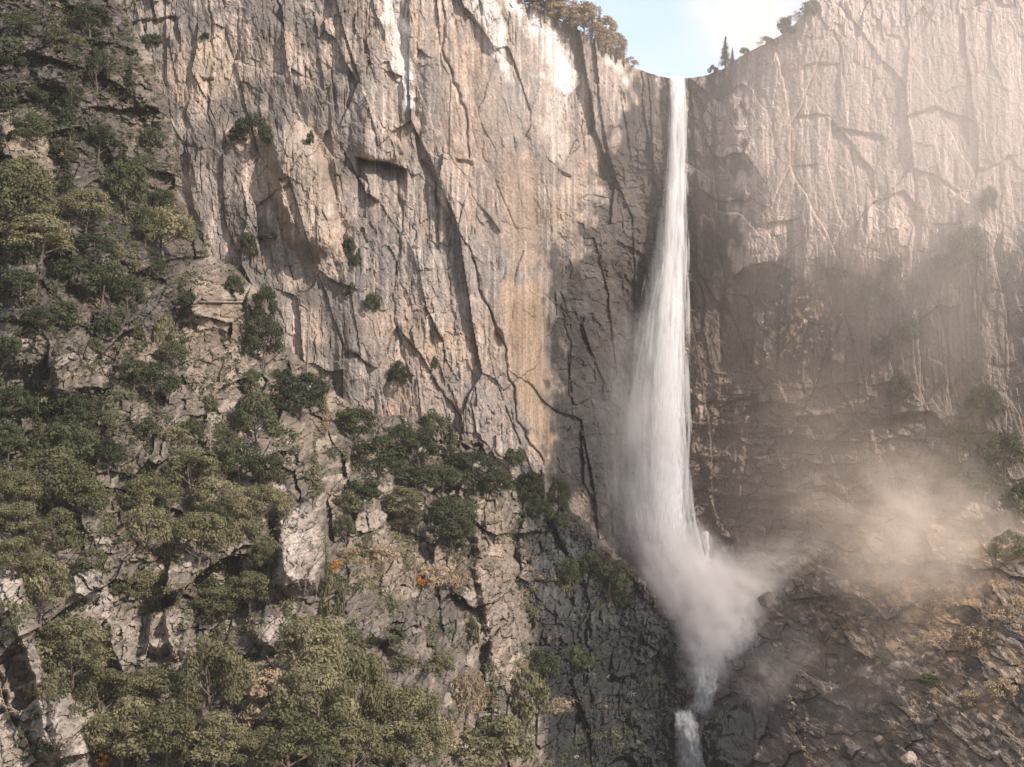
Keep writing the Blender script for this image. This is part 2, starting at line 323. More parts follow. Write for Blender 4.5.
    low = (1-sstep(-25, 25, poly_sd(pxw, pyw, [(690,385),(760,380),(880,400),(1000,440),(1000,500),(850,545),(690,590)])))
    rec = (1-sstep(-15, 15, poly_sd(pxw, pyw, [(565,200),(640,130),(690,140),(690,600),(610,570),(560,470)])))
    D = D + (low*(hb*1.8 + hb2*.8) + rec*(hb*.35+hb2*.45))*(1-tal)
    stv = (0.85 + 0.45*st*sstep(-.2, .4, pat) + .3*pat2)*(1-low*.8) + low*.8*(.62 + .45*qb + .35*qb2 + .3*pat2)
    dg = fbm((x+z*.8)/2.2, (z-x*.8)/14, 331, 4); stv = stv*(1-rec) + rec*(.85 + .5*dg + .35*pat2 + .2*qb2)
    stm = stv[..., None]
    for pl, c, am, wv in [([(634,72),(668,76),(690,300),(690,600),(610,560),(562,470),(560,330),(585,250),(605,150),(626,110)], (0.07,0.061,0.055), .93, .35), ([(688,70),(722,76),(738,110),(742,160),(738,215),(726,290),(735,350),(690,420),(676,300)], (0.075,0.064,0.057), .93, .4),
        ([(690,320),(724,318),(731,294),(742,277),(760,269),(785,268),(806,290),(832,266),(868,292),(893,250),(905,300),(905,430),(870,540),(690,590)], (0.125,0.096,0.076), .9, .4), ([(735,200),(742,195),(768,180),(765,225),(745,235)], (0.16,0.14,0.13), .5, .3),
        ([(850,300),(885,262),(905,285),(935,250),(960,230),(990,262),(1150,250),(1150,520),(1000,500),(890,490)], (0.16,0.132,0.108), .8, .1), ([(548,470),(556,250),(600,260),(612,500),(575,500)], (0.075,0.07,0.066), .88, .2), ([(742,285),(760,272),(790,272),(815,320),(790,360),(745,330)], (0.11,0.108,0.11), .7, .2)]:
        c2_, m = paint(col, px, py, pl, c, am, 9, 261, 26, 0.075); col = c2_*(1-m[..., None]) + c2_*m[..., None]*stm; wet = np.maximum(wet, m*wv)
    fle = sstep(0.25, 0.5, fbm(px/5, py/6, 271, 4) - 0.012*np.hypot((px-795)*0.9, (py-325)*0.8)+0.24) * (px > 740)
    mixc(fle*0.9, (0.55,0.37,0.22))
    tcol = np.broadcast_to(n((0.125,0.10,0.08)), px.shape+(3,)).copy()
    def tm(m, c):
        nonlocal tcol
        m = np.clip(m, 0, 1)[..., None]; tcol = tcol*(1-m) + n(c)*m
    gp = fbm(px/38, py/38, 281, 5)
    tm(sstep(0., 0.45, gp)*0.7, (0.2,0.145,0.09)); tm(sstep(0.05, 0.5, -gp)*0.75, (0.07,0.062,0.055))
    tm((q3 > .8)*sstep(0.1, 0.6, rb-.4)*0.75, (0.27,0.225,0.185)); tm((q2 > .86)*0.5, (0.22,0.185,0.15)); tm((q4 > .88)*.5, (.38,.31,.25))
    dd = np.abs((py-560) - (px-850)*0.9)
    tm(sstep(-.25, .4, fbm(px/16, py/16, 291, 5))*np.exp(-(np.hypot((px-945)/105, (py-600)/85))**2)*0.95, (0.31,0.21,0.12))
    tm(sstep(-.3, .3, fbm(px/12, py/12, 301, 5))*np.exp(-(np.hypot((px-870)/80, (py-540)/28))**2)*0.8, (0.30,0.215,0.135))
    tm(np.exp(-(np.hypot((px-725)/65, (py-640)/120))**2)*0.9, (0.10,0.088,0.079)); tm(np.exp(-(np.hypot((px-845)/45, (py-700)/35))**2)*.7, (0.085,0.075,0.07))
    tcol *= (0.72+0.4*q4+0.25*q3)[..., None]
    col = col*(1-tal[..., None]) + tcol*tal[..., None]
    wet = np.maximum(wet*(1-tal), tal*np.exp(-(np.hypot((px-715)/60, (py-640)/120))**2)*.6)
    X = (px-512)/F*D; Y = D; Z = ZC + (383.5-py)/F*D
    # plateau rows behind the rim, then the mesh
    ext = []
    for k_, (b, u) in enumerate([(420, 26), (160, 12), (60, 5), (22, 2.), (8, .8), (2.5, .3)]):
        ext.append((X[0]*(1+b/900.), Y[0]+b, Z[0]+u+fbm(X[0]/20, X[0]*0+b/20, 501)*min(b/14, 5)))
    sk = (X[-1], Y[-1]-2, np.minimum(Z[-1], -6.))
    PX = np.vstack([np.stack([q[0] for q in ext]), X, sk[0][None]]); PY = np.vstack([np.stack([q[1] for q in ext]), Y, sk[1][None]]); PZ = np.vstack([np.stack([q[2] for q in ext]), Z, sk[2][None]])
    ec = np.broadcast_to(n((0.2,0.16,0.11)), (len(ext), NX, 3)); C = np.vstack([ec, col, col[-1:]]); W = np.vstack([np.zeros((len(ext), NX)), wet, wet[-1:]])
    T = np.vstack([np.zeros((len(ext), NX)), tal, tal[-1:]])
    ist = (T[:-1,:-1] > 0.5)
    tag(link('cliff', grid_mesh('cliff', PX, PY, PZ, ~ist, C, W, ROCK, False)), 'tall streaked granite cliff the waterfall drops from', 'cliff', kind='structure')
    tag(link('talus_slope', grid_mesh('talus_slope', PX, PY, PZ, ist, C, W, ROCK, False)), 'brown rubble slope below the cliff beside the waterfall foot', 'slope', kind='structure')
    return pxs, rim, D
A_px, A_rim, A_D = build_cliff()
def depth_A(px, py):
    i = (px+120)/1270*1269; j0 = np.interp(px, A_px, A_rim); t = (py-j0)/(905-j0)*899
    i = int(np.clip(i, 0, 1268)); t = int(np.clip(t, 0, 898)); return float(A_D[t, i])

# ------------------------------------------------------------------ the nearer wooded hillside with its crags and the dark buttress
B_EDGE = [(60,-70),(112,0),(142,48),(158,100),(172,150),(178,200),(205,255),(240,272),(262,300),(290,350),(335,395),(362,412),(405,415),(450,424),(490,446),(525,452),(555,478),(580,520),(612,556),(640,572),(662,598),(680,625),(692,655),(696,690),(690,716),(678,740),(674,790),(668,900),(668,960),(-300,960),(-300,-70)]
def build_hill():
    NX, NY = 860, 960
    pxs = np.linspace(-125, 735, NX); pys = np.linspace(-55, 905, NY)
    px, py = np.meshgrid(pxs, pys); px = px.astype(np.float32); py = py.astype(np.float32)
    pts = [(-125,-55,530),(-125,200,445),(-125,400,395),(-125,600,350),(-125,900,315),(0,-55,535),(0,0,522),(0,100,490),(0,200,455),(0,300,440),(0,400,415),(0,500,392),(0,600,362),(0,767,338),(0,900,325),
      (100,-55,560),(100,0,552),(100,100,520),(100,200,485),(100,300,460),(100,400,435),(100,500,412),(100,600,388),(100,767,352),(100,900,335),(150,60,560),(170,150,550),(200,255,545),(200,300,490),(200,450,450),(200,600,412),(200,700,380),(200,767,362),(200,900,345),
      (270,320,552),(300,370,545),(300,450,478),(300,560,432),(300,700,388),(300,767,368),(300,900,350),(345,405,555),(400,420,562),(400,480,535),(400,560,495),(400,640,462),(400,700,418),(400,767,388),(400,900,360),
      (480,445,578),(500,520,552),(500,600,528),(500,700,492),(500,767,458),(500,900,420),(550,480,592),(560,600,556),(560,700,535),(560,900,500),(610,560,606),(620,650,585),(620,767,565),(620,900,540),(680,640,606),(690,700,598),(680,767,582),(690,900,560),(735,600,625),(735,900,585)]
    D = rbf(pts, px, py).astype(np.float32)
    x = (px-512)/F*D; z = (383.5-py)/F*D
    pxw = px + fbm(px/22, py/22, 1411, 4)*5; pyw = py + fbm(px/22, py/22, 1421, 4)*5
    butt = 1-sstep(-10, 10, poly_sd(pxw, pyw, [(520,490),(556,480),(612,556),(662,598),(700,650),(700,920),(545,920),(540,700),(530,600)]))
    h1, c1, t1 = facets(x, z, 17, 20, 1011, .8, .8, .2); h2, c2, t2 = facets(x, z, 7, 9, 1021, .9, .8, .2)
    h3, c3, t3 = facets(x, z, 2.8, 3.2, 1031, .9, .8, .22); h4, c4, t4 = facets(x, z, 1.15, 1.2, 1041, .9, .8, .25)
    d = h1*5*(1-.35*butt) + h2*3.2*(1-.35*butt) + h3*1.35 + h4*0.5 + fbm(x/1.5, z/1.5, 1071, 4)*0.5 + fbm(x/24, z/24, 1081, 3)*4
    d += h4*0.25 + np.abs(fbm(x/5, z/5, 1093, 4))*2.0
    brk = sstep(0, .5, fbm(px/22, py/22, 1055, 3))
    crk = (np.exp(-(c2/0.035)**2)*1.2 + np.exp(-(c3/0.05)**2)*0.5)*brk
    d += crk
    e = np.zeros_like(px)
    for a in [(24,156,24,42,-12,13,3),(72,368,22,30,-8,10,3),(215,300,30,30,35,8,2.5),(300,545,25,46,-4,15,4),(158,632,12,22,0,9,3),(180,625,13,32,0,10,3),(122,650,11,26,-15,8,3),(272,630,20,16,20,9,3),
              (88,585,18,16,20,7,3),(10,590,16,40,-15,8,3),(30,690,26,70,-22,9,3),(70,735,16,44,-12,6,3),(455,690,30,40,-20,7,2.5),(372,660,26,20,0,-10,2),(430,640,34,30,0,6,3),(500,600,20,90,-10,8,3),(25,262,20,24,0,6,3),(25,330,26,40,0,7,3),(62,60,24,30,20,6,3),(155,90,22,40,-25,5,2.5)]:
        e -= bump(pxw, pyw, *a)
    for pl, dd, fa, w in [([(505,505),(513,560),(518,610),(527,660),(530,700)], 9, 60, 2.5), ([(40,112),(47,150),(50,196)], 8, 22, 2.5), ([(92,345),(95,372),(82,400)], 7, 20, 2.5), ([(20,640),(38,700),(46,767)], -7, 30, 2.5), ([(322,505),(326,545),(320,590)], 7, 24, 2.5),
                      ([(640,572),(662,598),(684,640)], 3, 40, 3), ([(575,600),(590,680),(596,767)], -3, 40, 2.5), ([(625,640),(650,700),(655,767)], 3, 40, 3)]:
        e += step(pxw, pyw, pl, dd, fa, w)
    for pl, dd, w in [([(520,500),(518,540),(517,620)], 4, 2.), ([(0,322),(60,328)], 3, 2), ([(345,640),(375,650),(400,640)], 4, 4), ([(378,690),(385,730)], 6, 7), ([(12,668),(30,740)], 5, 10), ([(180,280),(180,330),(176,360)], 4, 4), ([(215,320),(245,400),(262,420)], 3, 4)]:
        e += groove(pxw, pyw, pl, dd, w)
    D = D + d + e
    sd_ = poly_sd(px, py, B_EDGE) + 4*fbm(px/14, py/14, 1091, 4)
    D = D + np.maximum(sd_+3, 0)**1.2*2.2
    n = lambda v: np.array(v, np.float32)
    col = np.broadcast_to(n((0.185,0.155,0.13)), px.shape+(3,)).copy()
    def mixc(m, c):
        nonlocal col
        m = np.clip(m, 0, 1)[..., None]; col = col*(1-m) + n(c)*m
    g = fbm(px/60, py/60, 1221, 4); g2 = fbm(px/15, py/15, 1231, 4); st = fbm(x/1.1, z/9, 1201, 4)
    mixc(sstep(0, .5, g)*.6, (0.31,0.235,0.165)); mixc(sstep(.05, .5, -g)*.6, (0.165,0.145,0.125))
    mixc(sstep(.15, .45, -st)*.5, (0.12,0.105,0.092)); mixc(sstep(.2, .5, st)*.4, (0.4,0.345,0.29))
    mixc((t3 > .82)*.5, (0.42,0.36,0.30)); mixc(sstep(.18, .45, g2)*.55, (0.13,0.105,0.07))
    for pl, c, am in [([(-130,-60),(110,-10),(160,90),(180,200),(200,250),(180,330),(-130,340)], (0.06,0.052,0.045), .85), ([(100,60),(160,60),(185,200),(205,250),(160,250),(120,150)], (0.2,0.16,0.125), .5), ([(0,110),(35,112),(48,140),(50,196),(20,196)], (0.42,0.33,0.25), .7), ([(280,510),(318,508),(326,545),(318,590),(280,580)], (0.48,0.42,0.37), .75),  # first patch: shade of the upper slope painted into the rock colour
        ([(180,270),(215,262),(240,300),(245,400),(200,400),(175,330)], (0.32, 0.25, 0.195), .55), ([(-130,540),(15,545),(35,640),(95,700),(100,900),(-130,900)], (0.46,0.40,0.345), .7), ([(110,620),(195,600),(195,690),(120,690)], (0.42,0.365,0.31), .6), ([(60,560),(105,570),(110,620),(70,610)], (0.5,0.44,0.39), .7), ([(255,615),(300,620),(295,650),(258,648)], (0.5,0.44,0.39), .7),
        ([(470,540),(515,510),(522,620),(530,700),(500,690),(470,620)], (0.34,0.275,0.225), .6), ([(340,540),(480,540),(470,590),(345,590)], (0.25,0.195,0.145), .6), ([(340,600),(460,595),(470,640),(350,650)], (0.14,0.122,0.107), .7), ([(-130,380),(130,380),(170,520),(-130,520)], (0.13,0.11,0.08), .5)]:
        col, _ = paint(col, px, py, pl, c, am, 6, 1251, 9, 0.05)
    bt = fbm(px/30, py/30, 1301, 4)
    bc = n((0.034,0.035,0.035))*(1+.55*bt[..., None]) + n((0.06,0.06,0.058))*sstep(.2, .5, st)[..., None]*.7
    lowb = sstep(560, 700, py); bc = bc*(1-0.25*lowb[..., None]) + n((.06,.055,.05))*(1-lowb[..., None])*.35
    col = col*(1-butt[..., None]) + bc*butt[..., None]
    lich = fbm(x/1.2, z/1.2, 1261, 5, .65); mixc(sstep(.02, .4, lich)*.6*(1-butt), (0.085, 0.08, 0.072)); mixc(sstep(.12, .45, -lich)*.4*(1-butt), (0.33, 0.265, 0.215))
    col *= (0.48+.28*t3+.22*t4)[..., None]*(1+.25*fbm(x/.5, z/.5, 1271, 3))[..., None]*(1-.5*np.clip(crk/1.8, 0, 1))[..., None]
    X = (px-512)/F*D; Y = D; Z = ZC + (383.5-py)/F*D
    iA = np.clip((px+120).astype(int), 0, 1269); rimA = A_rim[iA]; tA = np.clip((py-rimA)/(905-rimA)*899, 0, 899).astype(int)
    vis = D < A_D[tA, iA] + 14
    keep = vis[:-1,:-1] & vis[1:,:-1] & vis[1:,1:] & vis[:-1,1:]
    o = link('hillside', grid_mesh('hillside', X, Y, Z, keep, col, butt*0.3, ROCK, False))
    tag(o, 'wooded rocky hillside with crags in front of the cliff', 'hillside', kind='structure')
    return D, vis
B_D, B_vis = build_hill()
def depth(px, py):
    d = depth_A(px, py); i, j = px+125, py+55
    if 0 <= i < 859 and 0 <= j < 959:
        i = int(i/860*859+.5); j = int(j/960*959+.5)
        d = min(d, float(B_D[j, i]))
    return d

# ------------------------------------------------------------------ valley floor under everything
gx = np.linspace(-4000, 4000, 41); GX, GY = np.meshgrid(gx, np.linspace(-3000, 9000, 61)); GZ = -8 + fbm(GX/700, GY/700, 9)*3
me = grid_mesh('ground', GX, GY, GZ, np.ones((60, 40), bool), np.ones(GX.shape+(3,))*.1, GX*0, GROUND)
tag(link('ground', me), 'brown valley floor spreading out below the cliffs', 'ground', kind='structure')

# ------------------------------------------------------------------ trees
def tube(pts, rad, seg=6):
    co = []; q = []
    for i, (p, r) in enumerate(zip(pts, rad)):
        p = Vector(p); a = (Vector(pts[min(i+1, len(pts)-1)]) - Vector(pts[max(i-1, 0)])).normalized()
        u = a.orthogonal().normalized(); v = a.cross(u)
        for k in range(seg):
            t = 2*math.pi*k/seg; co.append(p + u*math.cos(t)*r + v*math.sin(t)*r)
    for i in range(len(pts)-1):
        for k in range(seg): q.append((i*seg+k, i*seg+(k+1) % seg, (i+1)*seg+(k+1) % seg, (i+1)*seg+k))
    return np.array([tuple(c) for c in co]), np.array(q)
def join(parts):
    co = []; q = []; n = 0
    for c, f in parts: co.append(c); q.append(f+n); n += len(c)
    return np.vstack(co), np.vstack(q)
def cards(c, nrm, size, r, asp=0.7):
    n = len(c); rv = r.normal(size=(n, 3)); u = np.cross(nrm, rv); u /= np.linalg.norm(u, axis=1)[:, None]+1e-9; v = np.cross(nrm, u)
    s = size[:, None]; a = u*s; b = v*s*asp
    bend = nrm*s*0.25
    co = np.stack([c-a, c-b+bend*.3, c+a*1.05-bend, c+b+bend*.3], 1).reshape(-1, 3)
    return co, np.arange(4*n).reshape(n, 4)
def crown_mesh(name, mat, r, W, H, base, nclump, ncard, size, spread=0.95, csize=(0.10, 0.19)):
    """broad crown: leaf clumps on an uneven dome, leaf-sized faces over each clump"""
    C = []; NR = []; S = []; T = []
    for i in range(nclump):
        th = r.uniform(0, 6.283); u = r.uniform(-0.35, 1.0); rr = math.sqrt(max(0, 1-u*u))
        k = r.uniform(0.72, 1.0)*spread
        cen = np.array([rr*math.cos(th)*W/2*k, rr*math.sin(th)*W/2*k, base + (H-base)*(0.35+0.6*u*k)])
        cr = W*r.uniform(*csize)
        d = r.normal(size=(ncard, 3)); d[:, 2] = d[:, 2]*0.8+0.25; d /= np.linalg.norm(d, axis=1)[:, None]
        rad = r.uniform(0.55, 1.08, size=(ncard, 1))
        C.append(cen + d*rad*cr*np.array([1.15, 1.15, 0.72])); nn = d + r.normal(size=d.shape)*0.3 + np.array([0, 0, .15]); NR.append(nn/np.linalg.norm(nn, axis=1)[:, None])
        S.append(size*r.uniform(.7, 1.2)*np.clip(r.lognormal(-.08, .34, ncard), .4, 1.6)); T.append(np.clip(r.uniform(0.15, .85) + r.normal(size=ncard)*.16, 0, 1))
    C = np.vstack(C); co, q = cards(C, np.vstack(NR), np.concatenate(S), r)
    T = np.repeat(np.concatenate(T), 4); return raw_mesh(name, co, q, mat, np.stack([T]*3, 1))
def trunk_mesh(name, mat, r, W, H, base):
    lean = r.normal(size=2)*0.06*H
    parts = [tube([(0, 0, -1.2), (lean[0]*.3, lean[1]*.3, base*.6), (lean[0], lean[1], H*.55), (lean[0]*1.2, lean[1]*1.2, H*.85)], [.035*H, .028*H, .016*H, .004*H])]
    for i in range(6):
        t = r.uniform(0, 6.28); z0 = r.uniform(base*.5, H*.5)
        parts.append(tube([(lean[0]*.5, lean[1]*.5, z0), (math.cos(t)*W*.2, math.sin(t)*W*.2, z0+H*.13), (math.cos(t)*W*.38, math.sin(t)*W*.38, z0+H*.25)], [.015*H, .010*H, .003*H], 5))
    co, q = join(parts); return raw_mesh(name, co, q, mat, smooth=True)
def conifer_mesh(name, mat, r, W, H, dens=1.0, size=.34):
    C = []; NR = []; S = []
    z = H*.14
    while z < H*.985:
        f = 1-(z/H); rad = W/2*(f**0.8)*r.uniform(.75, 1.1)+.12; nb = max(3, int((5+rad*2)*dens))
        for b in range(nb):
            t = r.uniform(0, 6.28); L = rad*r.uniform(.6, 1.1); m = max(3, int(L*7))
            s = np.linspace(.12, 1, m); dr = -0.28*L*s**1.4 + 0.10*L*s
            c = np.stack([math.cos(t)*L*s, math.sin(t)*L*s, z+dr], 1) + r.normal(size=(m, 3))*.10*L*np.array([1, 1, .5])
            C.append(c); nn = r.normal(size=(m, 3))*.6+np.array([math.cos(t)*.5, math.sin(t)*.5, .8]); NR.append(nn/np.linalg.norm(nn, axis=1)[:, None]); S.append(size*r.uniform(.6, 1.2, m))
        z += H*.032*r.uniform(.8, 1.25)
    C = np.vstack(C); co, q = cards(C, np.vstack(NR), np.concatenate(S), r, .5)
    T = np.repeat(np.clip(.45+r.normal(size=len(C))*.22, 0, 1), 4); return raw_mesh(name, co, q, mat, np.stack([T]*3, 1))
def mast_mesh(name, mat, H, r, limbs=10):
    parts = [tube([(0, 0, -.8), (.02*H, 0, H*.4), (.01*H, .02*H, H*.8), (.015*H, .02*H, H)], [.022*H, .016*H, .008*H, .002*H])]
    for i in range(limbs):
        z = r.uniform(.25, .92)*H; t = r.uniform(0, 6.28); L = (H-z)*.28+.03*H
        parts.append(tube([(.01*H, .01*H, z), (math.cos(t)*L*.6, math.sin(t)*L*.6, z+.02*H), (math.cos(t)*L, math.sin(t)*L, z-.01*H)], [.006*H, .004*H, .0015*H], 4))
    co, q = join(parts); return raw_mesh(name, co, q, mat, smooth=True)
PR = {}
def protos(key, n, f): PR[key] = [f(np.random.default_rng(100*len(PR)+i)) for i in range(n)]
# each prototype: (crown mesh, trunk mesh or None, width, height)
protos('oak', 6, lambda r: (crown_mesh('crown', OAK, r, 10, 10, 1.6, 42, 165, .215), trunk_mesh('trunk', BARK, r, 10, 10, 1.6), 10, 10))
protos('live', 5, lambda r: (crown_mesh('crown', DARK, r, 10, 9, .8, 36, 125, .235), trunk_mesh('trunk', BARK, r, 10, 9, .8), 10, 9))
protos('shrub', 4, lambda r: (crown_mesh('shrub', DARK, r, 6, 4, .1, 26, 75, .22, .9), None, 6, 4))
protos('brush', 4, lambda r: (crown_mesh('shrub', TAN, r, 6, 4, .1, 24, 60, .17, 1.), None, 6, 4))
protos('olive', 4, lambda r: (crown_mesh('shrub', OAK, r, 6, 5, .1, 26, 75, .21, 1.), None, 6, 5))
protos('dry', 4, lambda r: (crown_mesh('crown', TAN, r, 8, 10, 1, 40, 90, .23), trunk_mesh('trunk', BARK, r, 8, 10, 1), 8, 10))
protos('orange', 2, lambda r: (crown_mesh('shrub', ORNG, r, 5, 4, .1, 18, 55, .22, 1.), None, 5, 4))
protos('pine', 4, lambda r: (conifer_mesh('crown', DARK, r, 6, 14), mast_mesh('trunk', BARK, 14, r, 0), 6, 14))
protos('palepine', 2, lambda r: (conifer_mesh('crown', OAK, r, 6, 15, .6), mast_mesh('trunk', BARK, 15, r, 0), 6, 15))
protos('drypine', 2, lambda r: (conifer_mesh('crown', TAN, r, 5, 14, .7), mast_mesh('trunk', BARK, 14, r, 0), 5, 14))
protos('snag', 3, lambda r: (None, mast_mesh('dead_tree', SNAG, 14, r, 16), 3, 14))
KIND = dict(oak=('oak_tree', 'olive oak', 'tree'), live=('live_oak', 'dark green live oak', 'tree'), shrub=('shrub', 'dark green shrub', 'shrub'), brush=('dry_shrub', 'tan dry shrub', 'shrub'), olive=('olive_shrub', 'olive green shrub', 'shrub'),
  dry=('dry_tree', 'tan sunlit tree', 'tree'), orange=('autumn_shrub', 'orange autumn shrub', 'shrub'), pine=('pine_tree', 'dark green pine', 'tree'), palepine=('pine_tree', 'pale thin pine', 'tree'), drypine=('dead_pine', 'rusty dead pine', 'tree'), snag=('dead_tree', 'bare dead tree', 'tree'))
TREES = {
 'on the high ledges of the wooded slope': [('live',90,18,48,32),('shrub',13,60,30,16),('live',52,85,46,30),('live',97,66,32,42),('shrub',125,107,18,14),('shrub',10,103,26,14),('olive',77,43,16,12),('shrub',34,96,30,18),('shrub',75,95,26,20)],
 'on the tall wall above the wooded slope': [('shrub',152,40,24,13),('shrub',205,36,11,9),('live',253,131,46,38),('shrub',310,138,9,16),('shrub',248,246,24,28),('shrub',267,236,24,9)],
 'around the pale leaning rock pillar': [('oak',18,200,70,66),('pine',67,172,22,52),('oak',84,212,48,42),('oak',40,240,72,38),('live',95,246,44,28),('oak',5,228,46,40)],
 'in the gully under the high ledges': [('pine',122,168,24,56),('pine',140,178,22,60),('live',127,186,50,60),('live',160,205,34,36),('oak',163,234,56,46),('live',145,222,40,40)],
 'on the dim shelf below the pillar': [('live',100,284,62,50),('shrub',63,313,42,26),('shrub',107,325,28,22),('shrub',137,331,18,16),('olive',163,336,20,32),('shrub',93,346,18,16),('live',70,268,44,30),('live',128,292,36,36)],
 'beside the rough crag amid the slope': [('live',153,380,56,42),('live',134,372,32,28),('shrub',147,430,32,24),('shrub',192,431,32,26)],
 'in the gully along the cliff foot': [('live',263,306,28,46),('live',263,338,42,52),('shrub',233,286,26,22),('live',300,394,62,48),('live',257,418,52,60),('pine',248,322,16,44),('pine',322,396,17,44),('shrub',283,378,28,24)],
 'in the dark grove on the slope': [('live',13,402,48,38),('live',67,410,62,42),('pine',37,432,24,58),('live',70,444,62,52),('live',103,424,34,34),('live',8,440,40,40),('live',108,452,36,34)],
 'in the sunlit row under the dark grove': [('oak',50,484,76,56),('oak',80,502,52,42),('oak',14,495,48,44),('oak',17,526,44,42),('oak',53,538,48,46),('oak',40,590,54,62),('olive',93,565,32,26),('oak',14,560,40,40)],
 'in the thicket above the block outcrop': [('oak',147,500,52,42),('oak',193,480,52,48),('oak',220,504,52,44),('live',267,473,42,44),('live',240,460,44,46),('oak',263,504,40,34),('oak',147,531,48,46),('palepine',167,540,22,60)],
 'beside the pale squared tower of rock': [('oak',197,541,52,52),('oak',230,541,60,60),('oak',173,582,38,22),('oak',143,592,38,32),('olive',123,588,22,22),('oak',213,605,42,32),('oak',250,592,42,36),('live',212,520,44,40)],
 'on the brow near the squared tower': [('palepine',313,474,22,66),('palepine',327,560,14,40),('olive',330,601,26,50),('drypine',325,416,13,40),('snag',307,345,12,58),('snag',211,440,10,46),('orange',336,567,12,12)],
 'in the wide shrub band under the cliff': [('live',355,424,48,36),('live',379,456,62,46),('live',419,447,42,36),('live',432,423,32,26),('pine',452,446,20,48),('live',475,470,62,42),('shrub',515,457,28,22),('live',400,438,40,30)],
 'along the lower edge of the shrub band': [('live',442,478,44,32),('live',529,487,38,36),('live',559,494,28,40),('shrub',362,490,42,24),('oak',402,506,48,30),('live',455,511,52,36),('live',418,478,48,30),('live',498,482,36,30),('live',540,510,30,26)],
 'on the streaked face of the tall cliff': [('shrub',372,303,18,20),('live',397,374,24,32),('shrub',434,363,9,14),('shrub',352,289,14,14),('shrub',355,259,12,18),('shrub',349,246,16,20)],
 'on the sunny shelf above the buttress': [('live',402,521,42,26),('live',452,523,52,46),('live',455,542,28,26),('olive',469,634,15,28),('brush',435,581,42,26),('orange',419,582,10,9),('brush',380,556,36,16),('snag',414,568,12,38),('brush',352,560,30,18),('brush',460,580,24,20)],
 'on the dark wet buttress beside the falls': [('live',569,575,28,36),('live',609,579,48,44),('live',542,671,42,46),('shrub',579,658,32,26),('shrub',549,518,32,22),('shrub',590,565,28,26),('brush',560,708,30,14),('shrub',622,600,28,24)],
 'in the scrub below the sunlit slab': [('olive',405,664,28,16),('olive',532,702,38,50),('palepine',492,712,44,76),('olive',502,746,60,44),('olive',472,752,50,36),('olive',440,664,26,20),('brush',436,740,44,30),('brush',470,700,40,40)],
 'in the sunlit crowns by the corner crag': [('oak',73,658,72,66),('oak',103,698,62,48),('olive',50,691,32,26),('oak',123,738,72,62),('oak',60,640,44,34),('orange',103,760,16,13)],
 'amid the bottom thicket': [('oak',160,698,72,52),('oak',213,688,62,78),('oak',167,738,62,56),('oak',213,745,62,52),('oak',247,755,46,40),('palepine',188,704,24,66),('oak',240,690,40,50),('dry',262,740,46,50)],
 'at the bottom thicket\'s high end': [('dry',273,708,62,62),('oak',310,658,72,72),('oak',317,712,76,80),('oak',290,745,82,62),('oak',310,638,42,38),('pine',338,682,22,62),('oak',330,750,56,46)],
 'in the clump beside the dark cleft': [('oak',355,700,52,88),('oak',352,746,60,56),('oak',409,724,66,66),('oak',399,750,62,50),('oak',430,745,40,50)],
 'along the cliff top row': [('dry',528,-6,32,30),('dry',545,4,34,30),('dry',556,13,26,22),('dry',566,13,32,30),('dry',576,22,26,24),('dry',584,22,32,34),('drypine',592,24,15,34),('drypine',599,30,16,36)],
 'at the tip of the cliff top row': [('dry',606,34,24,30),('drypine',611,40,14,34),('dry',603,44,20,18),('dry',616,46,20,26),('drypine',624,54,11,24),('brush',630,63,14,10),('brush',615,56,16,10)],
 'on the far rim beyond the falls': [('pine',725,55,15,28),('pine',732,57,7,15),('shrub',713,70,12,10),('shrub',745,51,11,8),('shrub',785,27,24,20),('shrub',810,8,22,20),('brush',797,18,16,10),('brush',765,42,18,8)],
 'on the hazy wall beyond the falls': [('live',970,250,44,52),('shrub',988,200,22,30),('shrub',895,268,28,22),('shrub',872,296,34,26),('shrub',905,330,34,30),('shrub',880,345,26,24),('shrub',945,262,28,20),('shrub',835,272,26,16)],
 'in hazy growth above the rubble slope': [('live',900,388,30,34),('live',985,400,40,36),('live',960,440,50,36),('live',1005,450,44,44),('live',940,470,38,30),('live',985,482,50,34),('live',1018,500,40,40),('olive',1010,548,36,28)],
 'on the rubble slope': [('brush',870,528,30,16),('brush',905,545,34,18),('brush',945,600,34,20),('brush',975,640,40,22),('brush',925,640,30,16),('brush',1000,690,36,20),('brush',965,700,30,14),('brush',1012,610,30,20),('brush',850,560,26,12),('brush',890,590,24,12),('shrub',930,680,24,14),('shrub',880,660,24,12)],
}
ORD = ['first', 'second', 'third', 'fourth', 'fifth', 'sixth', 'seventh', 'eighth', 'ninth', 'tenth', 'eleventh', 'twelfth']
cnt = 0
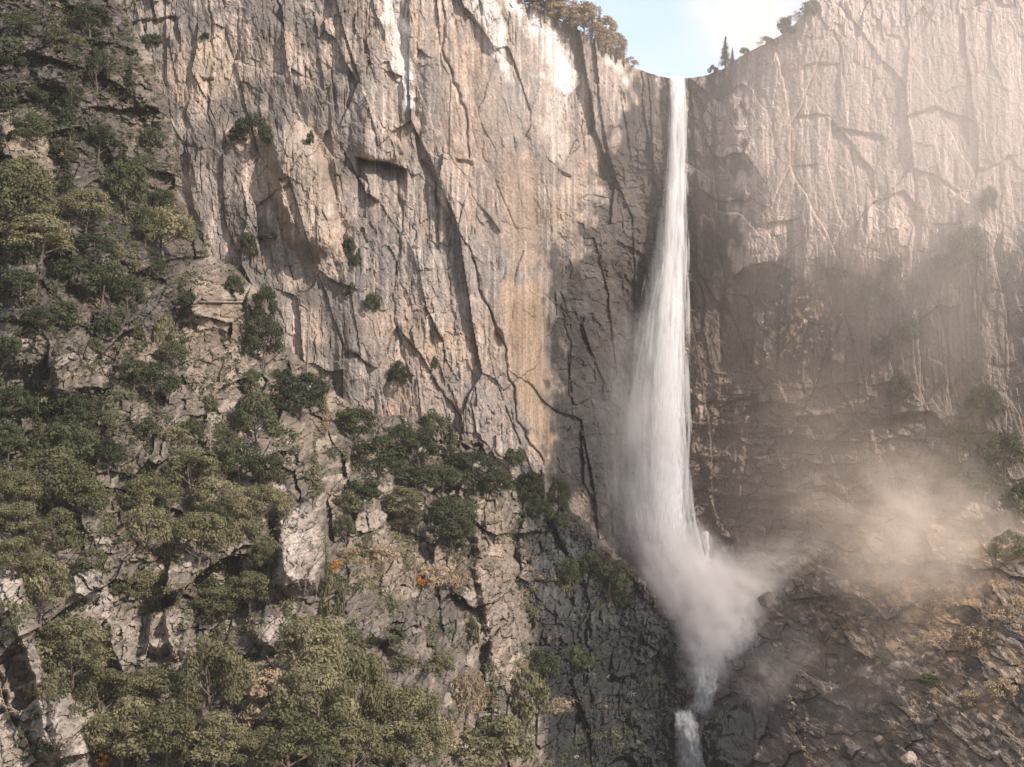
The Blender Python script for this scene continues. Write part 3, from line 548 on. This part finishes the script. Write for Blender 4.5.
def plant(k, cx, cy_, w, h, label, group, hero=True):
    global cnt
    name, adj, cat = KIND[k]; cnt += 1
    pr = PR[k][cnt % len(PR[k])]; by = cy_ + h*0.5
    # the spot it grows from: where the line of sight to its foot meets the rock
    D = depth(cx, min(by, 890)); jr = np.interp(cx, A_px, A_rim)
    if by < jr: D = depth_A(cx, jr+1) + 3; 
    Wm = w*D/F; Hm = 1.12*h*D/F
    p = P3(cx, by, D - 0.15*Wm); 
    if by < jr: p = P3(cx, max(by, jr), D)
    vr = .86 if k in ('live', 'shrub') else 1.0; Wm *= vr; Hm *= vr; sx = Wm/pr[2]*1.02; sz = Hm/pr[3]*1.05; rz = random.uniform(0, 6.28)
    crown, trunk = pr[0], pr[1]
    if crown and trunk:
        e = bpy.data.objects.new(name, None); COL.objects.link(e); e.empty_display_size = 1
        link('trunk', trunk, e); link('crown', crown, e)
    else: e = link(name, crown or trunk)
    e.location = p; e.rotation_euler = (random.uniform(-.06, .06), random.uniform(-.06, .06), rz); e.scale = (sx, sx, sz)
    return tag(e, label, cat, group)
def label_all(spec):
    for place, lst in spec.items():
        bykind = {}
        for s in lst: bykind.setdefault(s[0], []).append(s)
        for k, ms in bykind.items():
            ms = sorted(ms, key=lambda s: s[1]); big = max(s[3]*s[4] for s in ms); small = min(s[3]*s[4] for s in ms)
            cat = KIND[k][2]
            for i, s in enumerate(ms):
                if len(ms) == 1: lb = f"{KIND[k][1]} {place}, the only one"
                elif s[3]*s[4] == big and sum(q[3]*q[4] == big for q in ms) == 1: lb = f"largest {KIND[k][1]} {place}"
                elif len(ms) > 2 and s[3]*s[4] == small and sum(q[3]*q[4] == small for q in ms) == 1: lb = f"smallest {KIND[k][1]} {place}"
                else: lb = f"{KIND[k][1]} {place}, {ORD[i]} from left"
                plant(*s, lb, f"{cat}s {place}")
TREES.update({
 'along the foot of the high ledges': [('live',30,128,44,34),('pine',70,116,20,50),('live',98,140,42,34),('live',62,152,36,28),('shrub',150,138,26,22)],
 'scattered over the dim upper slope': [('live',22,20,38,24),('shrub',58,36,30,20),('pine',128,82,18,44),('live',20,282,44,30),('live',40,318,38,24),('shrub',8,345,30,22),('olive',120,262,36,28),('live',150,262,40,30)],
 'on the broken rock by the rough crag': [('shrub',186,300,26,20),('live',172,352,34,28),('shrub',206,405,28,20),('live',222,440,34,28),('shrub',250,380,24,24),('olive',176,440,28,20)],
 'over the ledges of the squared tower': [('olive',282,505,26,20),('oak',268,560,30,36),('olive',346,505,28,22),('live',345,530,26,34)],
})
label_all(TREES)

# ------------------------------------------------------------------ undergrowth: twigs and leaves nobody could count
def undergrowth(name, mat, n, seed, dens, label, size, tall):
    r = np.random.default_rng(seed); u = r.uniform(-60, 700, n); v = r.uniform(-40, 860, n)
    ok = dens(u, v) > r.uniform(0, 1, len(u)); u = u[ok][:n//26]; v = v[ok][:n//26]
    i = np.clip(((u+125)/860*859).astype(int), 0, 859); j = np.clip(((v+55)/960*959).astype(int), 0, 959)
    D = B_D[j, i]; ok = B_vis[j, i]; u, v, D = u[ok], v[ok], D[ok]; rad = r.uniform(.5, 1.6, len(u))*tall
    B = np.repeat(np.stack([(u-512)/F*D, D-.2*rad, ZC+(383.5-v)/F*D+.15*rad, rad], 1), 26, 0)
    C = B[:, :3] + r.normal(size=(len(B), 3))*B[:, 3:]*np.array([.46, .4, .30]); u = C[:, 0]
    nn = r.normal(size=C.shape)*.6 + np.array([.1, -.5, .7]); nn /= np.linalg.norm(nn, axis=1)[:, None]
    co, q = cards(C, nn, size*r.uniform(.5, 1.3, len(u)), r)
    T = np.repeat(np.clip(.45+r.normal(size=len(u))*.22, 0, 1), 4)
    tag(link(name, raw_mesh(name, co, q, mat, np.stack([T]*3, 1))), label, 'undergrowth', kind='stuff')
bare = lambda u, v: np.minimum.reduce([1-np.exp(-((u-a)/b)**2-((v-c)/d)**2) for a, b, c, d in [(24,24,150,40),(300,26,545,45),(72,22,368,30),(215,30,310,50),(15,60,700,110),(155,45,650,45),(500,30,610,90),(690,90,700,160),(620,90,650,120),(272,26,630,24),(88,30,585,30),(440,50,690,60),(300,60,330,60)]])
undergrowth('undergrowth', DARK, 120000, 31, lambda u, v: sstep(.05, .4, fbm(u/34, v/26, 1501, 4)+.25*(u < 260)*(v < 480)-.1*(u > 540))*bare(u, v)*.9, 'dark low scrub filling the hollows of the hillside', .36, 1.7)
undergrowth('undergrowth', TAN, 40000, 32, lambda u, v: sstep(.1, .45, fbm(u/40, v/30, 1511, 4))*bare(u, v)*.7, 'dry tan grass and twigs between the hillside rocks', .2, .9)
undergrowth('undergrowth', OAK, 60000, 33, lambda u, v: sstep(.15, .5, fbm(u/30, v/24, 1521, 4))*bare(u, v)*sstep(380, 560, v)*.9, 'olive scrub on the lower hillside', .26, 1.4)
# ------------------------------------------------------------------ boulders
def boulder_mesh(seed, sx, sy, sz, col, wet, knobs=0):
    import bmesh
    bm = bmesh.new(); bmesh.ops.create_icosphere(bm, subdivisions=6 if knobs else 4, radius=1)
    r = np.random.default_rng(seed); co = np.array([v.co[:] for v in bm.verts])
    pl = r.normal(size=(26, 3)); pl /= np.linalg.norm(pl, axis=1)[:, None]; off = r.uniform(.62, .98, 26)
    dd = co@pl.T; k = np.min(np.where(dd > 1e-3, off[None]/np.maximum(dd, 1e-3), 9), axis=1); k = np.minimum(k, 1.25)
    co = co*k[:, None]
    nz = fbm(co[:, 0]*3+co[:, 2]*1.3, co[:, 1]*3+co[:, 2]*2.1, seed, 5)
    if knobs:                                  # big rocks carry smaller broken faces of their own
        p2 = r.normal(size=(90, 3)); p2 /= np.linalg.norm(p2, axis=1)[:, None]
        near = np.argmax(co@p2.T, axis=1); co = co*(1+r.uniform(-.08, .08, 90)[near]*1.0)[:, None]
        p3 = r.normal(size=(500, 3)); p3 /= np.linalg.norm(p3, axis=1)[:, None]
        near = np.argmax(co@p3.T, axis=1); co = co*(1+r.uniform(-.035, .035, 500)[near])[:, None]
    co = co*(1+.07*nz[:, None])*np.array([sx, sy, sz])
    f = np.array([[v.index for v in p.verts] for p in bm.faces]); bm.free()
    c = np.array(col)[None]*(1+.5*fbm(co[:, 0]*.8+co[:, 1]*.5, co[:, 2]*.9, seed+9, 4))[:, None]
    return raw_mesh('boulder', co, f, ROCK, np.clip(c, .02, .8), np.full(len(co), wet), False)
big = link('boulder', boulder_mesh(3, 11.5, 9, 14, (.016, .016, .016), 0, 14))
big.location = P3(735, 742, depth_A(737, 738)-11); big.rotation_euler = (0.1, -.3, .5)
tag(big, 'large dark wet boulder splitting the stream at the foot of the falls', 'boulder')
bm_ = [boulder_mesh(40+i, 1, .8, .75, c, 0) for i, c in enumerate([(.19, .155, .125), (.15, .12, .1), (.25, .205, .17), (.09, .08, .07)])]
BL = [(843,588,13,'pale flat boulder in the middle of the rubble slope',2),(866,676,15,'broad brown boulder above the shaded gully of the rubble slope',0),(826,632,12,'upright brown boulder beside the drifting mist',1),(908,760,13,'pale pointed boulder at the foot of the rubble slope',2),(998,756,9,'round pale boulder low on the rubble slope',2),
 (930,722,8,'small pale boulder among loose stones under the dry grass',2),(955,712,7,'small brown boulder among loose stones under the dry grass',0),(892,668,6,'small grey boulder next to the broad brown one',3),(938,637,4,'small white stone shining in the dry grass',2),(768,600,12,'dark boulder in the mist just beyond the plunge',3),(800,655,14,'dark wet boulder under the drifting mist',3),(762,672,16,'dark rounded boulder at the edge of the white spray',3),(985,735,8,'grey boulder near the round pale one',1),(850,752,12,'dark leaning slab near the foot of the rubble slope',3),(880,742,9,'brown block beside the leaning slab',1),(1012,700,7,'tan boulder under the dry brush',0),(905,700,8,'tan block on the loose stones',0),(790,590,9,'grey boulder under the small side fall mist',1)]
for px, py, r, lb, mi in BL:
    D = depth(px, py); o = link('boulder', bm_[mi]); s = r*D/F
    o.location = P3(px, py, D-.3*s); o.scale = (s, s, s*random.uniform(.8, 1.2)); o.rotation_euler = (random.uniform(-.4, .4), random.uniform(-.4, .4), random.uniform(0, 6))
    tag(o, lb, 'boulder', 'boulders on the rubble slope')

# loose rubble and dry grass on the talus, too much to count
def scatter_talus(n, seed, dens):
    r = np.random.default_rng(seed); u = r.uniform(700, 1120, n*5); v = r.uniform(520, 860, n*5)
    lim = np.interp(u, [690,740,800,850,900,960,1030,1150], [590,565,560,542,520,512,540,570]) + 8
    ok = (v > lim) & (dens(u, v) > r.uniform(0, 1, len(u))) & ~((np.hypot((u-738)/48, (v-745)/60) < 1)) & (u > 722+.0*v); u = u[ok][:n]; v = v[ok][:n]
    return r, u, v, np.array([depth_A(a, b) for a, b in zip(u, v)])
r, u, v, D = scatter_talus(1700, 91, lambda u, v: .25+.75*sstep(-.1, .4, fbm(u/45, v/35, 1601, 4)))
bv, bq = [], []; tint = []
import bmesh as _bm
b_ = _bm.new(); _bm.ops.create_icosphere(b_, subdivisions=2, radius=1); V0 = np.array([q.co[:] for q in b_.verts]); F0 = np.array([[q.index for q in f.verts] for f in b_.faces]); b_.free()
shapes = []
for i in range(12):
    pl = r.normal(size=(11, 3)); pl /= np.linalg.norm(pl, axis=1)[:, None]; off = r.uniform(.5, .95, 11); dd = V0@pl.T
    shapes.append(V0*np.minimum(np.min(np.where(dd > 1e-3, off/np.maximum(dd, 1e-3), 9), axis=1), 1.3)[:, None])
for i in range(len(u)):
    s_ = .28*min(r.lognormal(0, .62), 4.5); e = Matrix.Rotation(r.uniform(0, 6.28), 3, Vector(r.normal(size=3)).normalized())
    c = shapes[i % 12]*np.array([1.2, .9, .7])*s_; c = c@np.array(e)
    bv.append(c + np.array(P3(u[i], v[i], D[i]-.25*s_))); bq.append(F0+i*len(V0)); k = r.uniform(.5, 1.5); tint.append(np.tile(np.array([.165, .132, .108])*k, (len(V0), 1)))
tint = np.clip(np.vstack(tint), 0, .5)
tag(link('rubble', raw_mesh('rubble', np.vstack(bv), np.vstack(bq), ROCK, tint, np.zeros(len(tint)), False)), 'loose brown stones strewn over the slope right of the falls', 'rubble', kind='stuff')
r, u, v, D = scatter_talus(1500, 92, lambda u, v: sstep(-.1, .35, fbm(u/40, v/30, 1611, 4))*(.25+.75*np.exp(-((u-940)/110)**2-((v-600)/90)**2)))
rad = r.uniform(.3, .9, len(u)); B = np.repeat(np.stack([(u-512)/F*D, D-.3, ZC+(383.5-v)/F*D+.25, rad], 1), 14, 0)
C = B[:, :3]+r.normal(size=(len(B), 3))*B[:, 3:]*np.array([.6, .5, .4]); nn = r.normal(size=C.shape)+np.array([.3, -.5, .4]); nn /= np.linalg.norm(nn, axis=1)[:, None]
co, q = cards(C, nn, .22*r.uniform(.5, 1.5, len(C)), r, .4); T = np.repeat(np.clip(.5+r.normal(size=len(C))*.25, 0, 1), 4)
tag(link('dry_grass', raw_mesh('dry_grass', co, q, TAN, np.stack([T]*3, 1))), 'golden dry grass and brush on the rubble slope', 'grass', kind='stuff')
# ------------------------------------------------------------------ the waterfall
def water_mat(name, thr, gain, sxy, szz, dens):
    m, nt, out = new_mat(name); N = nt.nodes; L = nt.links
    g = N.new('ShaderNodeNewGeometry'); mp = N.new('ShaderNodeMapping'); mp.inputs['Scale'].default_value = (sxy, sxy*.6, szz)
    L.new(g.outputs['Position'], mp.inputs[0])
    n = N.new('ShaderNodeTexNoise'); n.inputs['Scale'].default_value = 1; n.inputs['Detail'].default_value = 6; n.inputs['Roughness'].default_value = .6; n.inputs['Distortion'].default_value = .5
    L.new(mp.outputs[0], n.inputs['Vector'])
    at = N.new('ShaderNodeAttribute'); at.attribute_name = 'wet'           # 1 in the body of the water, 0 at its edge
    a = N.new('ShaderNodeMath'); a.operation = 'MULTIPLY_ADD'; a.inputs[1].default_value = .75; L.new(at.outputs['Fac'], a.inputs[0]); L.new(n.outputs[0], a.inputs[2])
    r = N.new('ShaderNodeMapRange'); r.inputs[1].default_value = thr; r.inputs[2].default_value = thr+gain; r.inputs[4].default_value = dens
    L.new(a.outputs[0], r.inputs[0])
    d = N.new('ShaderNodeBsdfDiffuse'); d.inputs[0].default_value = (.88, .88, .88, 1); t = N.new('ShaderNodeBsdfTranslucent'); t.inputs[0].default_value = (.88, .88, .88, 1)
    s = N.new('ShaderNodeMixShader'); s.inputs[0].default_value = .4; L.new(d.outputs[0], s.inputs[1]); L.new(t.outputs[0], s.inputs[2])
    tr = N.new('ShaderNodeBsdfTransparent'); mx = N.new('ShaderNodeMixShader'); L.new(r.outputs[0], mx.inputs[0]); L.new(tr.outputs[0], mx.inputs[1]); L.new(s.outputs[0], mx.inputs[2])
    L.new(mx.outputs[0], out.inputs[0]); return m
def fall_mesh(name, prof, mat, deep, Dfun, seed, rows=260, seg=40, spread=1.0, pw=1.0):
    """a closed-round curtain of water: an ellipse swept down the given left and right edges"""
    P = np.array(prof, float); py = np.linspace(P[0, 0], P[-1, 0], rows)
    l = np.interp(py, P[:, 0], P[:, 1]); r = np.interp(py, P[:, 0], P[:, 2]); c = (l+r)/2; hw = (r-l)/2*spread
    D = np.array([Dfun(a, b) for a, b in zip(c, py)])
    if py[0] > 500:                            # a stream over rocks: it bridges the hollows and keeps clear of the humps
        k = 9; Dp = np.pad(D, k, mode='edge'); D = np.min([Dp[i:i+len(D)] for i in range(2*k+1)], 0)
        Dp = np.pad(D, k, mode='edge'); D = np.mean([Dp[i:i+len(D)] for i in range(2*k+1)], 0)
    t = np.linspace(0, 2*math.pi, seg+1)
    hm = (hw*D/F)[:, None]
    wob = 1+.10*fbm(np.broadcast_to(np.cos(t)*2+np.sin(t)*1.1, (rows, seg+1)), np.broadcast_to(py[:, None]/25, (rows, seg+1)), seed, 3)
    X = ((c-512)/F*D)[:, None] + np.cos(t)*hm*wob; Y = D[:, None] + np.sin(t)*hm*deep*wob; Z = np.broadcast_to((ZC+(383.5-py)/F*D)[:, None], X.shape)
    e = (1-np.abs(np.cos(t))**(2*pw))
    edge = np.broadcast_to(np.clip(e, 0, 1), X.shape)
    fade = sstep(0, .001 if py[0] < 100 else .12, (py-py[0])/(py[-1]-py[0]))*(1-sstep(.72, 1., (py-py[0])/(py[-1]-py[0])))
    edge = edge*np.clip(fade, 0, 1)[:, None]
    return grid_mesh(name, X, Y, Z, np.ones((rows-1, seg), bool), np.ones(X.shape+(3,)), edge, mat)
W1 = water_mat('white_water', .70, .5, 2.1, .075, .96); W2 = water_mat('thin_veil', .82, .65, 1.1, .05, .17); W4 = water_mat('falling_strands', .62, .75, 2.4, .14, .42); W3 = water_mat('foaming_water', .68, .7, 1.5, .3, .95)
fall = bpy.data.objects.new('waterfall', None); COL.objects.link(fall); fall.location = P3(677, 77, 640)
tag(fall, 'tall white waterfall plunging from the notch in the cliff', 'waterfall', kind='structure')
def sub(name, me):
    o = link(name, me, fall); o.matrix_parent_inverse = Matrix.Translation(-fall.location); return o
core = [(76,668,687),(110,668,687),(150,667,687),(230,662,687),(300,655,688),(380,648,689),(450,644,690),(520,646,693),(570,652,704),(610,662,714),(640,672,722)]
veil = [(77,667,688),(150,664,688),(200,657,689),(250,647,690),(300,634,691),(350,622,692),(400,612,693),(450,605,694),(500,602,697),(550,606,706),(610,622,722),(640,636,730)]
fd = lambda a, py: float(np.interp(py, [77, 95, 200, 400, 580, 640], [643, 639.5, 636, 631, 619, 612]))
sub('water_column', fall_mesh('water_column', core, W1, .45, fd, 1))
sub('water_strand', fall_mesh('water_strand', core, W1, .25, lambda a, p: fd(a, p)-1.2, 2, spread=.8))
sub('water_veil', fall_mesh('water_veil', veil, W2, .4, fd, 3))
sub('water_veil', fall_mesh('water_veil', veil, W2, .28, fd, 4, spread=.85))
sub('water_veil', fall_mesh('water_veil', veil, W2, .55, fd, 5, spread=.92))
sub('water_strand', fall_mesh('water_strand', core, W1, .6, lambda a, p: fd(a, p)+.5, 9, spread=.92))
def strands_mesh(name, n, seed):
    """water torn into falling streaks: thin at the tail above, fuller at the head below, spreading with the veil"""
    r = np.random.default_rng(seed); V = np.array(veil, float); C = np.array(core, float); co = []; q = []; w = []; m = 14; sg = 6
    for i in range(n):
        p0 = r.uniform(76, 560)**1.0; L = r.uniform(22, 85)*(.5+p0/700); py = np.linspace(p0, min(p0+L, 632), m)
        vl, vr_ = np.interp(py, V[:, 0], V[:, 1]), np.interp(py, V[:, 0], V[:, 2]); cl = np.interp(py, C[:, 0], C[:, 1])
        u = min(r.beta(2.3, 1.45), .94); lo = vl*.75+cl*.25 - 3*r.uniform(0, 1)*(py > 250); c = lo + (vr_-lo)*u + 1.2*np.sin(py/r.uniform(14, 40)+r.uniform(0, 6))
        D = np.array([fd(0, p) for p in py]) + r.uniform(-3.2, 2.0)
        hw = r.uniform(.2, .75)*(.4+p0/500)*np.sin(np.linspace(.08, 1, m)**1.3*math.pi*.93)**.8
        t = np.linspace(0, 2*math.pi, sg+1)[:-1]
        X = ((c-512)/F*D)[:, None]+np.cos(t)*hw[:, None]; Y = D[:, None]+np.sin(t)*hw[:, None]; Z = np.repeat((ZC+(383.5-py)/F*D)[:, None], sg, 1)
        b = len(co)*m*sg; co.append(np.stack([X, Y, Z], -1).reshape(-1, 3)); a = np.sin(np.linspace(0, 1, m)*math.pi)**.6*r.uniform(.35, 1)*min(1, .35+u*1.1)
        w.append(np.repeat(a, sg))
        ii, kk = np.meshgrid(np.arange(m-1), np.arange(sg), indexing='ij'); k2 = (kk+1) % sg
        q.append(b+np.stack([ii*sg+kk, (ii+1)*sg+kk, (ii+1)*sg+k2, ii*sg+k2], -1).reshape(-1, 4))
    w = np.concatenate(w); return raw_mesh(name, np.vstack(co), np.vstack(q), W4, np.ones((len(w), 3)), w, True)
sub('water_strand', strands_mesh('water_strand', 420, 77))
def stream_mesh(name, prof, lift, seed, rows=150, colsn=36, fade0=.1, fade1=.9):
    """white water running over the rock: a rounded sheet that follows the smoothed stream bed"""
    P = np.array(prof, float); py = np.linspace(P[0, 0], P[-1, 0], rows); u = np.linspace(-1, 1, colsn)
    l = np.interp(py, P[:, 0], P[:, 1])+2.5*fbm(py/9, py*0, seed, 3); r = np.interp(py, P[:, 0], P[:, 2])+2.5*fbm(py/9, py*0+9, seed, 3)
    PX = (l+r)[:, None]/2 + (r-l)[:, None]/2*u[None]; PY = np.repeat(py[:, None], colsn, 1)
    D = np.array([[depth(a, min(b, 885)) for a, b in zip(ra, rb_)] for ra, rb_ in zip(PX, PY)])
    for ax, k in ((0, 7), (1, 3)):
        pd = [(k, k) if q == ax else (0, 0) for q in (0, 1)]; W_ = np.pad(D, pd, mode='edge'); n_ = D.shape[ax]
        D = np.mean([np.take(W_, np.arange(i, i+n_), ax) for i in range(2*k+1)], 0)
    D = D - lift*(1.3-u[None]**2) + .5*fbm(PX/4, PY/7, seed+1, 3)
    t = np.linspace(0, 1, rows)[:, None]; e = (1-np.abs(u[None])**3)*sstep(0, fade0, t)*(1-sstep(fade1, 1, t))
    return grid_mesh(name, (PX-512)/F*D, D, ZC+(383.5-PY)/F*D, np.ones((rows-1, colsn-1), bool), np.ones(PX.shape+(3,)), e, W3)
sub('cascade', stream_mesh('cascade', [(540,660,704),(575,670,722),(610,682,736),(640,688,738),(665,690,724),(690,692,718),(712,688,714),(722,684,710)], 3.6, 6))
sub('cascade', stream_mesh('cascade', [(560,700,724),(600,712,748),(640,724,768),(670,736,776)], 1.0, 16, rows=90, fade0=.3, fade1=.5))
tag(link('cascade', stream_mesh('cascade', [(706,672,696),(716,673,698),(740,673,703),(770,675,710),(830,676,716)], 4.0, 7, rows=90, fade0=.08)), 'short white cascade between the dark buttress and the wet boulder', 'cascade', kind='structure')
c3 = tag(link('side_fall', stream_mesh('side_fall', [(530,703,709),(545,703.5,710),(560,703,711),(580,701,713)], 1.0, 8, rows=60, fade0=.05, fade1=.6)), 'thin white trickle beside the foot of the big waterfall', 'waterfall', kind='structure')

# ------------------------------------------------------------------ spray, drifting mist and the air
def mist(cx, cy_, rx, ry, D, deep, K, label, nsc=1.6, lo=.38, hi=.72, color=(.97, .95, .93), rot=0., aniso=0.0):
    m, nt, out = new_mat('mist'); N = nt.nodes; L = nt.links
    v = N.new('ShaderNodeVolumePrincipled'); v.inputs['Color'].default_value = (*color, 1); v.inputs['Anisotropy'].default_value = aniso
    tcn = N.new('ShaderNodeTexCoord'); ln = N.new('ShaderNodeVectorMath'); ln.operation = 'LENGTH'; L.new(tcn.outputs['Object'], ln.inputs[0])
    fo = N.new('ShaderNodeMapRange'); fo.interpolation_type = 'SMOOTHSTEP'; fo.inputs[1].default_value = 1; fo.inputs[2].default_value = .15; L.new(ln.outputs['Value'], fo.inputs[0])
    n = N.new('ShaderNodeTexNoise'); n.inputs['Scale'].default_value = nsc; n.inputs['Detail'].default_value = 4; n.inputs['Roughness'].default_value = .55; n.inputs['Distortion'].default_value = .4
    mpn = N.new('ShaderNodeMapping'); mpn.inputs['Location'].default_value = (cx*.13, cy_*.07, 0); L.new(tcn.outputs['Object'], mpn.inputs[0]); L.new(mpn.outputs[0], n.inputs['Vector'])
    nr = N.new('ShaderNodeMapRange'); nr.inputs[1].default_value = lo; nr.inputs[2].default_value = hi; L.new(n.outputs[0], nr.inputs[0])
    mu = N.new('ShaderNodeMath'); mu.operation = 'MULTIPLY'; L.new(fo.outputs[0], mu.inputs[0]); L.new(nr.outputs[0], mu.inputs[1])
    m2 = N.new('ShaderNodeMath'); m2.operation = 'MULTIPLY'; m2.inputs[1].default_value = K; L.new(mu.outputs[0], m2.inputs[0]); L.new(m2.outputs[0], v.inputs['Density'])
    L.new(v.outputs[0], out.inputs['Volume'])
    import bmesh
    b = bmesh.new(); bmesh.ops.create_icosphere(b, subdivisions=3, radius=1.02); me = bpy.data.meshes.new('mist'); b.to_mesh(me); b.free(); me.materials.append(m)
    o = link('mist', me); o.location = P3(cx, cy_, D); o.scale = (rx*D/F, deep, ry*D/F); o.rotation_euler = (0, R(rot), 0)
    return tag(o, label, 'mist', kind='stuff')
mist(636, 445, 66, 180, 622, 14, .10, 'thin spray blown from the falling water', 3.8, .36, .75)
mist(702, 600, 58, 116, 612, 15, .60, 'dense white spray where the falls hit the rocks', 5.0, .36, .74, (.98, .96, .95), -30)
mist(742, 628, 72, 84, 602, 14, .50, 'white spray pouring down over the lower rocks', 5.0, .38, .74, (.98, .96, .95), -24)
mist(726, 664, 56, 70, 596, 12, .34, 'white spray hanging over the lower stream', 4.6, .40, .76, (.98, .96, .95), -18)
mist(782, 572, 115, 46, 603, 14, .13, 'mist drifting low beside the foot of the falls', 3.6, .36, .75, (.98, .94, .90), -8)
mist(930, 550, 180, 120, 545, 30, .062, 'pale mist rolling over the rubble slope', 3.2, .36, .72, (1, .90, .80), 30)  # real mist; its warm colour imitates the golden glow
mist(795, 688, 72, 78, 564, 9, .10, 'wisps of mist rising behind the dark boulder', 3.6, .38, .74, (.98, .94, .9))
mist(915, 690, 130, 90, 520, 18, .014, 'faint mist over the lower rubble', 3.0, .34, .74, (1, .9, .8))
mist(950, 90, 390, 340, 530, 45, .021, 'added haze brightening the wall beyond the falls', 1.1, .2, .8, (1, .92, .86))  # stands in for veiling glare, added to brighten the shaded wall
mist(850, 410, 270, 280, 560, 34, .0105, 'mist before the recess, tinted peach for the warm flare', 2.2, .30, .70, (1, .87, .75), -25)  # glow of the lens flare put into the mist colour
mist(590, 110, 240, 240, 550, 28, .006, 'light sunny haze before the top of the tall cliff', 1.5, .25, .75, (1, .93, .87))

hz, nt, out = new_mat('haze'); v = nt.nodes.new('ShaderNodeVolumePrincipled'); v.inputs['Density'].default_value = .000045; v.inputs['Color'].default_value = (.96, .93, .90, 1); v.inputs['Anisotropy'].default_value = 0.0
nt.links.new(v.outputs[0], out.inputs['Volume'])
co = np.array([(x, y, z) for x in (-4100, 4100) for y in (-3100, 9100) for z in (-14, 330)], float)
q = np.array([(0,1,3,2),(4,6,7,5),(0,4,5,1),(2,3,7,6),(0,2,6,4),(1,5,7,3)])
tag(link('haze', raw_mesh('haze', co, q, hz)), 'pale haze filling the whole valley', 'haze', kind='stuff')
